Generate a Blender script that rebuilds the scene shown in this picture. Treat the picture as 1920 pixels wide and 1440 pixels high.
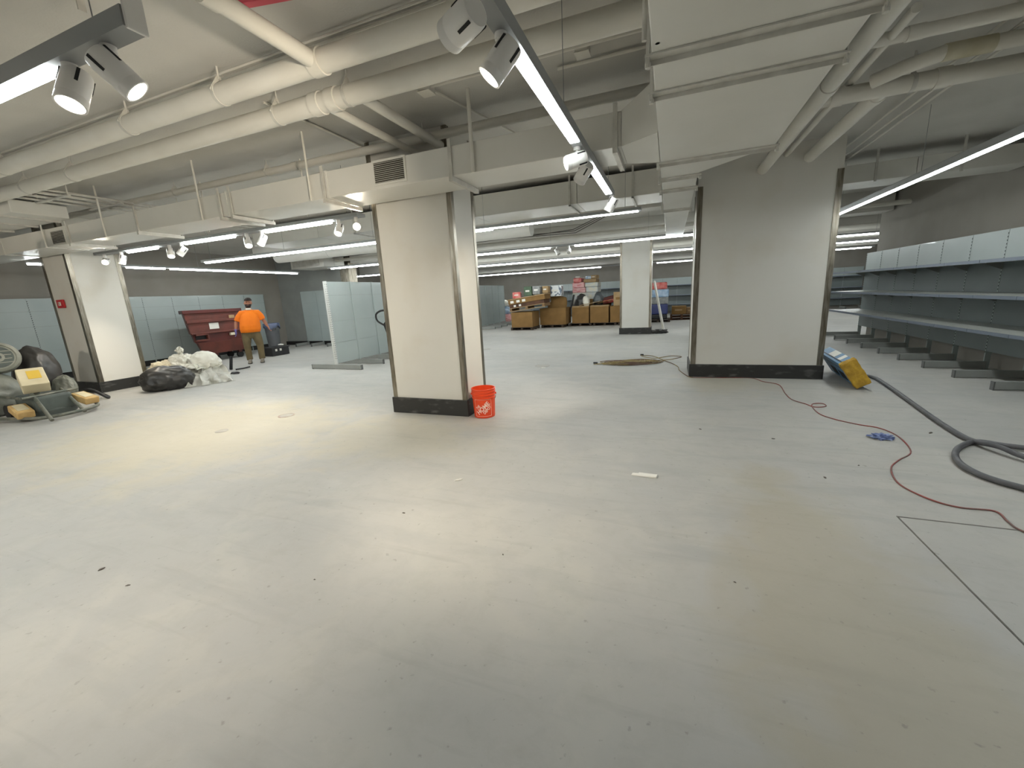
import bpy, bmesh, math, random
from mathutils import Vector, Matrix, noise
for o in list(bpy.data.objects): bpy.data.objects.remove(o, do_unlink=True)
scene = bpy.context.scene
COL = scene.collection

# ------------------------------------------------------------------ camera
cam_data = bpy.data.cameras.new('camera'); cam = bpy.data.objects.new('camera', cam_data); COL.objects.link(cam)
cam_data.sensor_width = 36.0; cam_data.sensor_fit = 'HORIZONTAL'; cam_data.lens = 760.0/1920*36.0
cam_data.clip_start = 0.05; cam_data.clip_end = 200
_right = Vector((0.93371747, 0.35420791, -0.05204268)); _down = Vector((0.02824279, -0.21779, -0.97558693)); _fwd = Vector((-0.35689498, 0.90945273, -0.21335814))
cam.matrix_world = Matrix(((_right.x, -_down.x, -_fwd.x, 0.0), (_right.y, -_down.y, -_fwd.y, 0.0), (_right.z, -_down.z, -_fwd.z, 1.5), (0, 0, 0, 1)))
scene.camera = cam
# ------------------------------------------------------------------ world and exposure
world = bpy.data.worlds.new('world'); scene.world = world; world.use_nodes = True
world.node_tree.nodes['Background'].inputs[0].default_value = (0.02, 0.02, 0.02, 1)
world.node_tree.nodes['Background'].inputs[1].default_value = 0.2
scene.view_settings.view_transform = 'Standard'; scene.view_settings.look = 'None'
scene.view_settings.gamma = 1.0; scene.view_settings.use_curve_mapping = False
scene.view_settings.exposure = 0.56
scene.cycles.diffuse_bounces = 3; scene.cycles.glossy_bounces = 2; scene.cycles.max_bounces = 8
TUBE = 35.0      # radiance of the LED strips
SPOT_LENS = 16.0
SPOT_W = 38.0

# ------------------------------------------------------------------ helpers
def srgb(r, g, b):
    f = lambda c: (c/255/12.92) if c/255 <= 0.04045 else ((c/255+0.055)/1.055)**2.4
    return (f(r), f(g), f(b), 1)
MATS = {}
def mat(name, col, rough=0.6, metal=0.0, col2=None, scale=3.0, amount=1.0, bump=0.0, bscale=40.0, spec=0.5, lo=0.35, hi=0.65, stretch=None, detail=6.0, emit=0, alpha=1.0, trans=0.0, coat=0.0):
    m = bpy.data.materials.new(name); m.use_nodes = True
    nt = m.node_tree; b = nt.nodes['Principled BSDF']; L = nt.links.new
    b.inputs['Base Color'].default_value = col; b.inputs['Roughness'].default_value = rough; b.inputs['Metallic'].default_value = metal
    b.inputs['Specular IOR Level'].default_value = spec
    b.inputs['Coat Weight'].default_value = coat
    if trans: b.inputs['Transmission Weight'].default_value = trans
    if alpha < 1: b.inputs['Alpha'].default_value = alpha
    if emit:
        b.inputs['Emission Color'].default_value = col; b.inputs['Emission Strength'].default_value = emit
    if col2 or bump:
        tc = nt.nodes.new('ShaderNodeTexCoord'); mp = nt.nodes.new('ShaderNodeMapping'); L(tc.outputs['Object'], mp.inputs[0])
        if stretch: mp.inputs['Scale'].default_value = stretch
    if col2:
        n = nt.nodes.new('ShaderNodeTexNoise'); n.inputs['Scale'].default_value = scale; n.inputs['Detail'].default_value = detail; L(mp.outputs[0], n.inputs['Vector'])
        r = nt.nodes.new('ShaderNodeMapRange'); r.inputs[1].default_value = lo; r.inputs[2].default_value = hi; r.inputs[4].default_value = amount; L(n.outputs[0], r.inputs[0])
        mx = nt.nodes.new('ShaderNodeMix'); mx.data_type = 'RGBA'; mx.inputs[6].default_value = col; mx.inputs[7].default_value = col2; L(r.outputs[0], mx.inputs[0]); L(mx.outputs[2], b.inputs['Base Color'])
    if bump:
        n2 = nt.nodes.new('ShaderNodeTexNoise'); n2.inputs['Scale'].default_value = bscale; n2.inputs['Detail'].default_value = 4; L(mp.outputs[0], n2.inputs['Vector'])
        bp = nt.nodes.new('ShaderNodeBump'); bp.inputs['Strength'].default_value = bump; bp.inputs['Distance'].default_value = 0.02; L(n2.outputs[0], bp.inputs['Height']); L(bp.outputs[0], b.inputs['Normal'])
    MATS[name] = m
    return m

class MB:
    """collects shapes and links them as one mesh object"""
    def __init__(s, M=None): s.v = []; s.f = []; s.M = M
    def add(s, vs, fs):
        k = len(s.v)
        for p in vs:
            p = Vector(p); s.v.append(s.M @ p if s.M else p)
        s.f += [tuple(i+k for i in f) for f in fs]; return s
    def box(s, x0, x1, y0, y1, z0, z1):
        return s.add([(x0,y0,z0),(x1,y0,z0),(x1,y1,z0),(x0,y1,z0),(x0,y0,z1),(x1,y0,z1),(x1,y1,z1),(x0,y1,z1)],
                     [(0,3,2,1),(4,5,6,7),(0,1,5,4),(1,2,6,5),(2,3,7,6),(3,0,4,7)])
    def cbox(s, c, d): return s.box(c[0]-d[0]/2, c[0]+d[0]/2, c[1]-d[1]/2, c[1]+d[1]/2, c[2]-d[2]/2, c[2]+d[2]/2)
    def hexa(s, bottom, top):
        return s.add(list(bottom)+list(top), [(3,2,1,0),(4,5,6,7),(0,1,5,4),(1,2,6,5),(2,3,7,6),(3,0,4,7)])
    def prism(s, poly, axis, a, b):
        n = len(poly)
        def P(p, t): return {'x': (t,p[0],p[1]), 'y': (p[0],t,p[1]), 'z': (p[0],p[1],t)}[axis]
        vs = [P(p,a) for p in poly]+[P(p,b) for p in poly]
        return s.add(vs, [tuple(range(n))[::-1], tuple(range(n,2*n))]+[(i,(i+1)%n,n+(i+1)%n,n+i) for i in range(n)])
    def bar(s, p0, p1, w, h, up=(0,0,1)):
        p0, p1 = Vector(p0), Vector(p1); d = (p1-p0).normalized(); up = Vector(up)
        if abs(d.dot(up)) > 0.98: up = Vector((1,0,0))
        sx = d.cross(up).normalized()*w/2; sy = sx.cross(d).normalized()*h/2
        return s.hexa([p0-sx-sy,p0+sx-sy,p1+sx-sy,p1-sx-sy],[p0-sx+sy,p0+sx+sy,p1+sx+sy,p1-sx+sy])
    def tube(s, pts, r, n=10, closed=False, cap=True, flat=1.0):
        pts = [Vector(p) for p in pts]; m = len(pts); rs = r if isinstance(r, (list,tuple)) else [r]*m
        vs = []; prev = None
        for i, p in enumerate(pts):
            a = pts[(i-1)%m] if (closed or i) else p; b = pts[(i+1)%m] if (closed or i < m-1) else p
            t = (b-a).normalized() if (b-a).length > 1e-9 else Vector((0,0,1))
            if prev is None:
                u = Vector((0,0,1)) if abs(t.z) < 0.9 else Vector((1,0,0)); prev = (u-t*u.dot(t)).normalized()
            else:
                prev = prev-t*prev.dot(t); prev = prev.normalized() if prev.length > 1e-6 else t.orthogonal().normalized()
            w = t.cross(prev)
            for k in range(n):
                c, q = math.cos(2*math.pi*k/n), math.sin(2*math.pi*k/n); vs.append(p+rs[i]*(prev*c*flat+w*q))
        fs = []
        for i in range(m if closed else m-1):
            j = (i+1)%m
            for k in range(n): fs.append((i*n+k, i*n+(k+1)%n, j*n+(k+1)%n, j*n+k))
        if cap and not closed: fs += [tuple(range(n))[::-1], tuple(range((m-1)*n, m*n))]
        return s.add(vs, fs)
    def cyl(s, p0, p1, r, n=16, r1=None): return s.tube([p0,p1], [r, r if r1 is None else r1], n)
    def lathe(s, prof, n=24, cx=0, cy=0, cap0=True, cap1=True):
        vs = [(cx+r*math.cos(2*math.pi*k/n), cy+r*math.sin(2*math.pi*k/n), z) for r, z in prof for k in range(n)]
        fs = [(i*n+k, i*n+(k+1)%n, (i+1)*n+(k+1)%n, (i+1)*n+k) for i in range(len(prof)-1) for k in range(n)]
        if cap0: fs.append(tuple(range(n))[::-1])
        if cap1: fs.append(tuple(range((len(prof)-1)*n, len(prof)*n)))
        return s.add(vs, fs)
    def loft(s, rings, n=18):
        """rings: (centre, half-width vector, half-depth vector)"""
        vs = []
        for c, a, b in rings:
            c, a, b = Vector(c), Vector(a), Vector(b)
            for k in range(n): vs.append(c+a*math.cos(2*math.pi*k/n)+b*math.sin(2*math.pi*k/n))
        m = len(rings); fs = [(i*n+k, i*n+(k+1)%n, (i+1)*n+(k+1)%n, (i+1)*n+k) for i in range(m-1) for k in range(n)]
        fs += [tuple(range(n))[::-1], tuple(range((m-1)*n, m*n))]
        return s.add(vs, fs)
    def ball(s, c, r, n=14, m=10):
        rx, ry, rz = r if isinstance(r,(list,tuple)) else (r,r,r); vs = []
        for i in range(1, m):
            t = math.pi*i/m
            for k in range(n): vs.append((c[0]+rx*math.sin(t)*math.cos(2*math.pi*k/n), c[1]+ry*math.sin(t)*math.sin(2*math.pi*k/n), c[2]+rz*math.cos(t)))
        vs += [(c[0],c[1],c[2]+rz),(c[0],c[1],c[2]-rz)]; q = (m-1)*n
        fs = [(i*n+k,(i+1)*n+k,(i+1)*n+(k+1)%n,i*n+(k+1)%n) for i in range(m-2) for k in range(n)]
        fs += [(q,k,(k+1)%n) for k in range(n)]+[(q+1,(m-2)*n+(k+1)%n,(m-2)*n+k) for k in range(n)]
        return s.add(vs, fs)
    def build(s, name, material, parent=None, smooth=False, bevel=0, world=True, kind=None, label=None, seg=2):
        off = Vector((0,0,0))
        if parent is not None and world:
            q = parent
            while q: off += Vector(q.location); q = q.parent
        me = bpy.data.meshes.new(name); me.from_pydata([tuple(p-off) for p in s.v], [], s.f)
        bm = bmesh.new(); bm.from_mesh(me); bmesh.ops.recalc_face_normals(bm, faces=bm.faces); bm.to_mesh(me); bm.free()
        o = bpy.data.objects.new(name, me); COL.objects.link(o); o.data.materials.append(material)
        if parent is not None: o.parent = parent
        if smooth:
            for p in me.polygons: p.use_smooth = True
            if smooth != 'all': me.set_sharp_from_angle(angle=math.radians(40))
        if bevel:
            b = o.modifiers.new('bevel','BEVEL'); b.width = bevel; b.segments = seg; b.limit_method = 'ANGLE'
        if kind: o['kind'] = kind
        if label: o['label'] = label
        return o
def thing(name, loc=(0,0,0), label=None, cat=None, group=None, kind=None, rz=0):
    o = bpy.data.objects.new(name, None); COL.objects.link(o); o.location = loc; o.rotation_euler = (0,0,rz); o.empty_display_size = 0.1
    return tag(o, label, cat, group, kind)
def tag(o, label=None, cat=None, group=None, kind=None):
    if label: o['label'] = label
    if cat: o['category'] = cat
    if group: o['group'] = group
    if kind: o['kind'] = kind
    return o
def copy_tree(o, parent=None):
    c = o.copy(); COL.objects.link(c); c.parent = parent
    for ch in list(o.children): copy_tree(ch, c)
    return c
def lump(c, r, seed, amp=0.25, freq=2.2, sub=4, floor_z=None, ridge=0.0, rot=0):
    """a crumpled closed lump; returns an MB"""
    bm = bmesh.new(); bmesh.ops.create_icosphere(bm, subdivisions=sub, radius=1)
    mb = MB(); rnd = Vector((seed*3.7, seed*1.3, seed*7.1)); vs = []; R = Matrix.Rotation(rot, 3, 'Z')
    for v in bm.verts:
        d = v.co.normalized(); n = noise.noise(d*freq+rnd)*amp + noise.noise(d*freq*2.6+rnd)*amp*0.45
        n -= ridge*abs(noise.noise(d*freq*1.8+rnd*2)) + ridge*0.6*abs(noise.noise(d*freq*4.2+rnd))
        p = R @ Vector((d.x*r[0], d.y*r[1], d.z*r[2]))*(1+n); p = p+Vector(c)
        if floor_z is not None and p.z < floor_z: p.z = floor_z + 0.004*(1+noise.noise(d*9))
        vs.append(p)
    fs = [tuple(v.index for v in f.verts) for f in bm.faces]; bm.free()
    return mb.add(vs, fs)

# ------------------------------------------------------------------ materials
M_ceil = mat('ceiling_paint', srgb(208,205,198), 0.8, col2=srgb(199,196,189), scale=1.2, bump=0.15, bscale=60)
M_pipe = mat('painted_pipe', srgb(224,221,212), 0.5, col2=srgb(216,212,201), scale=2.0, bump=0.05, bscale=25)
M_duct = mat('painted_duct', srgb(222,220,213), 0.36, col2=srgb(214,212,204), scale=1.1, bump=0.06, bscale=8)
M_strap = mat('painted_strap', srgb(212,210,202), 0.5, col2=srgb(194,191,183), scale=9)
M_wall = mat('wall_paint', srgb(146,141,133), 0.85, col2=srgb(138,133,125), scale=1.5, bump=0.05)
M_wall2 = mat('far_wall_paint', srgb(150,152,148), 0.85, col2=srgb(138,140,137), scale=1.5)
M_column = mat('column_paint', srgb(220,217,209), 0.75, col2=srgb(211,205,192), scale=1.3, lo=0.52, hi=0.78, bump=0.04, bscale=90)
M_steel = mat('brushed_steel', srgb(160,154,142), 0.33, 1.0, col2=srgb(120,112,98), scale=6, stretch=(8,8,0.8), bump=0.05, bscale=80)
M_base = mat('dark_base_plate', srgb(58,58,57), 0.45, 0.4, col2=srgb(110,110,107), scale=5, lo=0.56, hi=0.8, stretch=(1,1,2.5))
M_housing = mat('light_housing', srgb(150,152,152), 0.5)
M_white = mat('white_enamel', srgb(232,230,226), 0.35)
M_slot = mat('dark_slot', srgb(22,22,23), 0.7)
M_tube = mat('led_diffuser', (0.94, 1.0, 1.0, 1), 0.5, emit=TUBE)
M_tube_n = mat('led_diffuser_low_output', (0.94, 1.0, 1.0, 1), 0.5, emit=TUBE*.58)
M_tube_r = mat('led_diffuser_mid_output', (0.94, 1.0, 1.0, 1), 0.5, emit=TUBE*.78)
M_lens = mat('spot_lens', (1.0, 0.9, 0.74, 1), 0.4, emit=SPOT_LENS)
M_lensoff = mat('spot_lens_reflector', srgb(210,208,200), 0.15, 0.6)
M_grille = mat('grille_dark', srgb(62,57,50), 0.7)
M_panel = mat('shelf_panel', srgb(168,177,175), 0.38, 0.0, col2=srgb(158,168,166), scale=0.9, coat=0.15)
M_shelf = mat('shelf_enamel', srgb(176,178,172), 0.4, col2=srgb(164,166,161), scale=2)
M_rail = mat('shelf_price_rail', srgb(104,112,124), 0.4, 0.2)
M_panel_shade = mat('shaded_shelf_panel', srgb(116,124,124), 0.4, 0.0, col2=srgb(106,114,114), scale=0.9)  # panel colour darkened to carry the shade beneath the shelves
M_upright = mat('shelf_upright', srgb(202,204,200), 0.4)
M_foot = mat('shelf_foot', srgb(96,97,95), 0.5)
M_leg = mat('shelf_leg', srgb(152,154,150), 0.42, 0.1, col2=srgb(140,142,138), scale=3)
M_black = mat('black_plastic', srgb(24,24,26), 0.5, col2=srgb(36,36,38), scale=5)
M_rubber = mat('black_rubber', srgb(30,29,28), 0.75)
M_card = mat('cardboard', srgb(134,102,58), 0.9, col2=srgb(122,92,50), scale=3)
M_card2 = mat('pale_cardboard', srgb(172,146,108), 0.9, col2=srgb(158,132,96), scale=4)
M_wood = mat('pallet_wood', srgb(138,110,76), 0.85, col2=srgb(112,86,58), scale=4, stretch=(1,6,6))
M_dwood = mat('dark_wood', srgb(92,62,42), 0.8, col2=srgb(70,46,30), scale=4)
M_paper = mat('white_paper', srgb(222,220,212), 0.8)
M_bag = mat('white_film', srgb(222,220,208), 0.42, col2=srgb(206,202,188), scale=4, bump=0.3, bscale=7)
M_cream = mat('cream_film', srgb(224,214,190), 0.5, col2=srgb(208,196,168), scale=4, bump=0.3, bscale=7)
M_bbag = mat('black_film', srgb(48,47,46), 0.34, col2=srgb(60,58,56), scale=3, bump=0.3, bscale=5)
M_film = mat('clear_film', srgb(205,203,192), 0.3, alpha=0.6, bump=0.4, bscale=8, col2=srgb(226,224,214), scale=5)
M_dump = mat('maroon_steel', srgb(112,58,48), 0.55, 0.1, col2=srgb(88,50,42), scale=2.5, bump=0.1, bscale=20)
M_dump2 = mat('dark_maroon_steel', srgb(96,40,34), 0.5, 0.1, col2=srgb(74,34,30), scale=3)
M_can = mat('grey_bin_plastic', srgb(96,98,100), 0.6, col2=srgb(84,86,90), scale=4)
M_liner = mat('blue_liner', srgb(72,82,108), 0.4, bump=0.4, bscale=20)
M_orange = mat('orange_bucket', srgb(238,78,34), 0.38, col2=srgb(226,70,30), scale=4)
M_print = mat('white_print', srgb(248,214,200), 0.6)
M_red = mat('red_enamel', srgb(190,36,44), 0.45)
M_pink = mat('red_bar', srgb(214,84,98), 0.5)
def floor_material():
    m = bpy.data.materials.new('concrete_floor'); m.use_nodes = True; nt = m.node_tree; L = nt.links.new; b = nt.nodes['Principled BSDF']
    tc = nt.nodes.new('ShaderNodeTexCoord')
    def noi(sc, det=6, dist=0.0, vec=None, rough=0.55):
        n = nt.nodes.new('ShaderNodeTexNoise'); n.inputs['Scale'].default_value = sc; n.inputs['Detail'].default_value = det; n.inputs['Distortion'].default_value = dist; n.inputs['Roughness'].default_value = rough
        L(vec or tc.outputs['Object'], n.inputs['Vector']); return n.outputs[0]
    def rng(x, lo, hi, a=0.0, c=1.0):
        r = nt.nodes.new('ShaderNodeMapRange'); r.inputs[1].default_value = lo; r.inputs[2].default_value = hi; r.inputs[3].default_value = a; r.inputs[4].default_value = c; L(x, r.inputs[0]); return r.outputs[0]
    def mix(f, a, c):
        x = nt.nodes.new('ShaderNodeMix'); x.data_type = 'RGBA'
        L(f, x.inputs[0])
        for s_, i in ((a,6),(c,7)):
            if isinstance(s_, tuple): x.inputs[i].default_value = s_
            else: L(s_, x.inputs[i])
        return x.outputs[2]
    def mth(op, a, c):
        x = nt.nodes.new('ShaderNodeMath'); x.operation = op; x.use_clamp = True
        for s_, i in ((a,0),(c,1)):
            if isinstance(s_, (int,float)): x.inputs[i].default_value = s_
            else: L(s_, x.inputs[i])
        return x.outputs[0]
    base = mix(rng(noi(0.45, 5, 0.6), 0.38, 0.64), srgb(176,174,168), srgb(169,168,164))
    base = mix(rng(noi(1.7, 8, 1.2), 0.50, 0.62, 0, 0.30), base, srgb(184,181,172))      # trowelled skim patches
    mp = nt.nodes.new('ShaderNodeMapping'); mp.inputs['Scale'].default_value = (0.7, 3.0, 1); mp.inputs['Rotation'].default_value = (0,0,0.5); L(tc.outputs['Object'], mp.inputs[0])
    base = mix(rng(noi(1.4, 7, 0.4, mp.outputs[0]), 0.53, 0.68, 0, 0.5), base, srgb(157,157,154))  # grinding streaks
    base = mix(rng(noi(6.5, 12, 0.3, None, 0.7), 0.48, 0.66, 0, 0.35), base, srgb(160,158,151))   # fine mottling
    mp2 = nt.nodes.new('ShaderNodeMapping'); mp2.inputs['Scale'].default_value = (0.5, 6.0, 1); mp2.inputs['Rotation'].default_value = (0,0,-0.55); L(tc.outputs['Object'], mp2.inputs[0])
    base = mix(rng(noi(2.0, 9, 0.2, mp2.outputs[0]), 0.58, 0.72, 0, 0.35), base, srgb(152,150,144))   # trowel drag marks
    # yellowish adhesive stain around x 0.9, y 1.6 and a few small ones
    sp = nt.nodes.new('ShaderNodeSeparateXYZ'); L(tc.outputs['Object'], sp.inputs[0])
    def blob(cx, cy, rx, ry, wob=0.5):
        v = nt.nodes.new('ShaderNodeMapping'); v.inputs['Location'].default_value = (-cx/rx, -cy/ry, 0); v.inputs['Scale'].default_value = (1/rx, 1/ry, 0); L(tc.outputs['Object'], v.inputs[0])
        g = nt.nodes.new('ShaderNodeVectorMath'); g.operation = 'LENGTH'; L(v.outputs[0], g.inputs[0])
        w = rng(noi(2.2, 6, 0.8), 0.2, 0.8, -wob, wob)
        s_ = nt.nodes.new('ShaderNodeMath'); s_.operation = 'ADD'; L(g.outputs['Value'], s_.inputs[0]); L(w, s_.inputs[1])
        return rng(s_.outputs[0], 0.55, 1.1, 1, 0)
    base = mix(mth('MULTIPLY', blob(0.78, 1.7, 0.55, 1.9), 0.5), base, srgb(166,157,134))
    base = mix(mth('MULTIPLY', blob(0.75, 7.0, 0.7, 0.9), 0.45), base, srgb(178,170,148))
    base = mix(mth('MULTIPLY', blob(-5.6, 3.2, 2.2, 1.6), 0.5), base, srgb(188,179,152))
    base = mix(mth('MULTIPLY', blob(-2.9, 3.6, 1.1, 0.8), 0.4), base, srgb(186,178,154))
    base = mix(rng(noi(26, 3), 0.66, 0.74, 0, 0.5), base, srgb(128,125,118))                  # small specks
    L(base, b.inputs['Base Color'])
    L(rng(noi(0.8, 6, 0.5), 0.3, 0.7, 0.50, 0.72), b.inputs['Roughness']); b.inputs['Specular IOR Level'].default_value = 0.35
    bp = nt.nodes.new('ShaderNodeBump'); bp.inputs['Strength'].default_value = 0.10; bp.inputs['Distance'].default_value = 0.02; L(noi(9, 8), bp.inputs['Height']); L(bp.outputs[0], b.inputs['Normal'])
    return m
M_floor = floor_material()
M_gap = mat('floor_gap', srgb(70,68,64), 0.95)

# ================================================================== the room
XL, XR, YF, YB, ZC = -14.62, 9.6, -4.2, 25.6, 3.4
g = 0.006
PX, PY = 1.393, 3.03        # corner of the separately poured slab at the lower right
fl = MB()
fl.box(XL-.2, PX-g, YF-.2, YB+.2, -0.12, 0).box(PX-g, XR+.2, PY+g, YB+.2, -0.12, 0).box(4.4, XR+.2, YF-.2, PY+g, -0.12, 0)
floor = tag(fl.build('floor', M_floor), 'pale ground concrete floor with cream and grey patches', 'floor', kind='structure')
MB().box(PX+g, 4.39, YF-.2, PY-g, -0.12, -0.001).build('floor_slab', M_floor, floor)
MB().box(PX-.05, 4.45, YF-.2, PY+.05, -0.16, -0.121+.09).build('joint_filler', M_gap, floor)
tag(MB().box(XL-.2, XR+.2, YF-.2, YB+.2, ZC, ZC+.2).build('ceiling', M_ceil), 'painted concrete ceiling slab above the pipes', 'ceiling', kind='structure')
def wall(name, label, x0, x1, y0, y1, m=M_wall, z1=ZC): return tag(MB().box(x0,x1,y0,y1,0,z1).build(name, m), label, 'wall', kind='structure')
wall('wall_left', 'grey painted wall behind the maroon dumpster', XL-.2, XL, YF-.2, 12.3)
wl2 = wall('wall_left_back', 'pale grey partition wall beside the trash can', XL-.2, -11.35, 12.3, 12.55, M_wall2)
wall('wall_left_far', 'far grey side wall behind the partition', XL-.2, XL, 12.55, YB)
wall('wall_right', 'grey wall above the long run of empty shelves', 4.76, 4.96, YF-.2, 13.05)
wall('wall_right_jog', 'return wall at the end of the long shelf run', 4.96, XR+.2, 12.85, 13.05, M_wall2)
wall('wall_right_far', 'far right side wall', XR, XR+.2, 13.05, YB)
wall('wall_back', 'dark grey rear wall behind the stacked boxes', XL-.2, XR+.2, YB, YB+.2)
wall('wall_front', 'wall behind the camera', XL-.2, 4.96, YF-.2, YF)
# steel-clad end of the partition wall
tag(MB().box(-11.35, -10.95, 12.22, 12.63, 2.0, ZC).build('trim_1', M_steel), 'perforated steel cladding at the partition end', 'trim', kind='structure')

# ------------------------------------------------------------------ columns
def column(x0, x1, y0, y1, ztop, label, tw=0.055, ttop=None):
    r = thing('column', (x0, y0, 0), label, 'column', kind='structure')
    MB().box(x0, x1, y0, y1, 0, ztop).build('drywall', M_column, r)
    t = 0.007; tt = ttop or ztop
    for cx, sx in ((x0,1),(x1,-1)):
        for cy, sy in ((y0,1),(y1,-1)):
            m = MB()
            a = sorted((cx-sx*t, cx+sx*tw)); c = sorted((cy-sy*t, cy))
            m.box(a[0], a[1], c[0], c[1], .2, tt)
            a = sorted((cx-sx*t, cx)); c = sorted((cy, cy+sy*tw))
            m.box(a[0], a[1], c[0], c[1], .2, tt)
            m.build('corner_guard', M_steel, r)
    p = 0.024
    for a in ((x0-p,x1+p,y0-p,y0),(x0-p,x1+p,y1,y1+p),(x0-p,x0,y0,y1),(x1,x1+p,y0,y1)):
        MB().box(*a, 0, .215).build('base_plate', M_base, r, bevel=0.003)
    return r
cc = column(-3.515, -2.40, 4.49, 5.08, ZC, 'white column in the middle with the orange bucket at its foot')
lc = column(-11.60, -10.71, 4.51, 5.33, ZC, 'white column at left carrying a small red alarm sign', tw=0.07)
rc = column(0.365, 2.195, 7.35, 8.15, ZC, 'wide pale column beside the long empty shelves', tw=0.07, ttop=2.975)
fc = column(-1.56, -0.57, 14.37, 15.0, ZC, 'distant white column standing in front of the cardboard boxes', tw=0.06)

# ------------------------------------------------------------------ main supply duct
DY0, DY1, DZ0, DZ1 = 3.915, 4.445, 2.69, 2.965
du = thing('air_duct', (-7, DY0, DZ0), 'long white rectangular duct crossing in front of the columns', 'duct')
cuts = [-13.6, -11.2, -9.75, -9.0, -7.2, -5.3, -3.65, -2.06, -0.42]
for a, b in zip(cuts[:-1], cuts[1:]):
    low = 0.0
    MB().box(a+.002, b-.002, DY0, DY1, DZ0-low, DZ1).build('duct_section', M_duct, du, bevel=0.006)
for x in cuts[1:-1]:
    MB().box(x-.012, x+.012, DY0-.008, DY1+.008, DZ0-.008, DZ1+.008).build('flange', M_duct, du)
# trapeze hangers
for x in (-9.0, -7.2, -5.22, -5.42, -3.69, -2.06, -0.47):
    m = MB(); m.box(x-.018, x+.018, DY0-.022, DY0-.010, DZ0-.02, DZ1+.06).box(x-.02, x+.02, DY0-.03, DY1+.05, DZ0-.05, DZ0-.009).box(x-.018, x+.018, DY1+.02, DY1+.032, DZ0-.02, DZ1+.06)
    h = m.build('hanger_strap', M_strap, du)
    for y in (DY0+.1, DY0+.34): MB().cyl((x-.024, y, DZ0-.03), (x-.019, y, DZ0-.03), .009, 8).build('bolt', M_slot, h)
for x, r in ((-1.81,.019),(-3.88,.012),(-5.77,.012),(-7.98,.012),(-9.7,.012)):
    MB().cyl((x, DY0-.03, DZ0-.01), (x, DY0-.03, ZC), r, 10).build('hanger_rod', M_pipe, du, smooth=True)
for x in (-2.6,-4.6,-6.6): MB().cyl((x, DY1+.06, DZ0), (x, DY1+.06, ZC), .011, 8).build('hanger_rod', M_pipe, du, smooth=True)
def grille(x0, x1, z0, z1, n):
    y = DY0
    m = MB(); w = .022
    m.box(x0-w, x1+w, y-.012, y-.001, z0-w, z0).box(x0-w, x1+w, y-.012, y-.001, z1, z1+w).box(x0-w, x0, y-.012, y-.001, z0, z1).box(x1, x1+w, y-.012, y-.001, z0, z1)
    fr = m.build('grille_frame', M_duct, du)
    MB().box(x0, x1, y-.004, y-.001, z0, z1).build('grille_recess', M_grille, fr)
    for i in range(n):
        z = z0+(i+.5)*(z1-z0)/n
        MB().hexa([(x0,y-.012,z-.006),(x1,y-.012,z-.006),(x1,y-.004,z-.001),(x0,y-.004,z-.001)],[(x0,y-.012,z-.003),(x1,y-.012,z-.003),(x1,y-.004,z+.003),(x0,y-.004,z+.003)]).build('slat', M_strap, fr)
grille(-2.985, -2.605, 2.742, 2.945, 11)
grille(-9.53, -9.14, 2.715, 2.905, 9)
# flared boot into the big duct
MB().hexa([(-.42,DY0,DZ0),(-.125,3.73,DZ0),(-.125,4.58,DZ0),(-.42,DY1,DZ0)],[(-.42,DY0,DZ1),(-.125,3.73,DZ1+.12),(-.125,4.58,DZ1+.12),(-.42,DY1,DZ1)]).build('duct_boot', M_duct, du)

# ------------------------------------------------------------------ big trunk duct overhead
bd = thing('trunk_duct', (.36, 2.5, 2.69), 'wide pale trunk duct overhead running towards the wide column', 'duct')
BX0, BX1 = -.122, .842
secs = [(0.2,1.4),(1.4,2.575),(2.575,3.03),(3.03,4.6)]
for a, b in secs: MB().box(BX0, BX1, a+.002, b-.002, 2.69, 3.22).build('duct_section', M_duct, bd, bevel=.006)
MB().hexa([(BX0,4.602,2.69),(BX1,4.602,2.69),(.255,5.2,2.69),(BX0,5.2,2.69)],[(BX0,4.602,3.22),(BX1,4.602,3.22),(.255,5.2,3.22),(BX0,5.2,3.22)]).build('duct_reducer', M_duct, bd)
for a, b in ((5.2,5.85),(5.85,7.3),(7.3,9.4),(9.4,10.9)): MB().box(BX0, .255, a+.002, b-.002, 2.69, 3.1).build('duct_section', M_duct, bd, bevel=.006)
for y, x1 in ((1.4,BX1),(2.575,BX1),(3.03,BX1),(4.6,BX1),(5.24,.255),(5.85,.255),(7.3,.255)):
    m = MB(); m.box(BX0-.035, x1+.03, y-.032, y+.032, 2.68, 2.689).box(BX0-.035, x1+.03, y+.026, y+.032, 2.655, 2.684)
    m.box(BX0-.03, BX0-.012, y-.022, y+.022, 2.65, ZC)
    if x1 > .5: m.box(x1+.012, x1+.02, y-.02, y+.02, 2.65, ZC)
    h = m.build('hanger_strap', M_strap, bd)
    for bxx in (BX0-.02, x1+.016): MB().cyl((bxx,y,2.635),(bxx,y,2.66),.015,8).build('bolt', M_strap, h)
for y in (2.42, 2.47): MB().cyl((BX0-.03+(y-2.42)*1.2,y,2.69),(BX0-.03+(y-2.42)*1.2,y,ZC),.012,8).build('hanger_rod', M_strap, bd)

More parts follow.
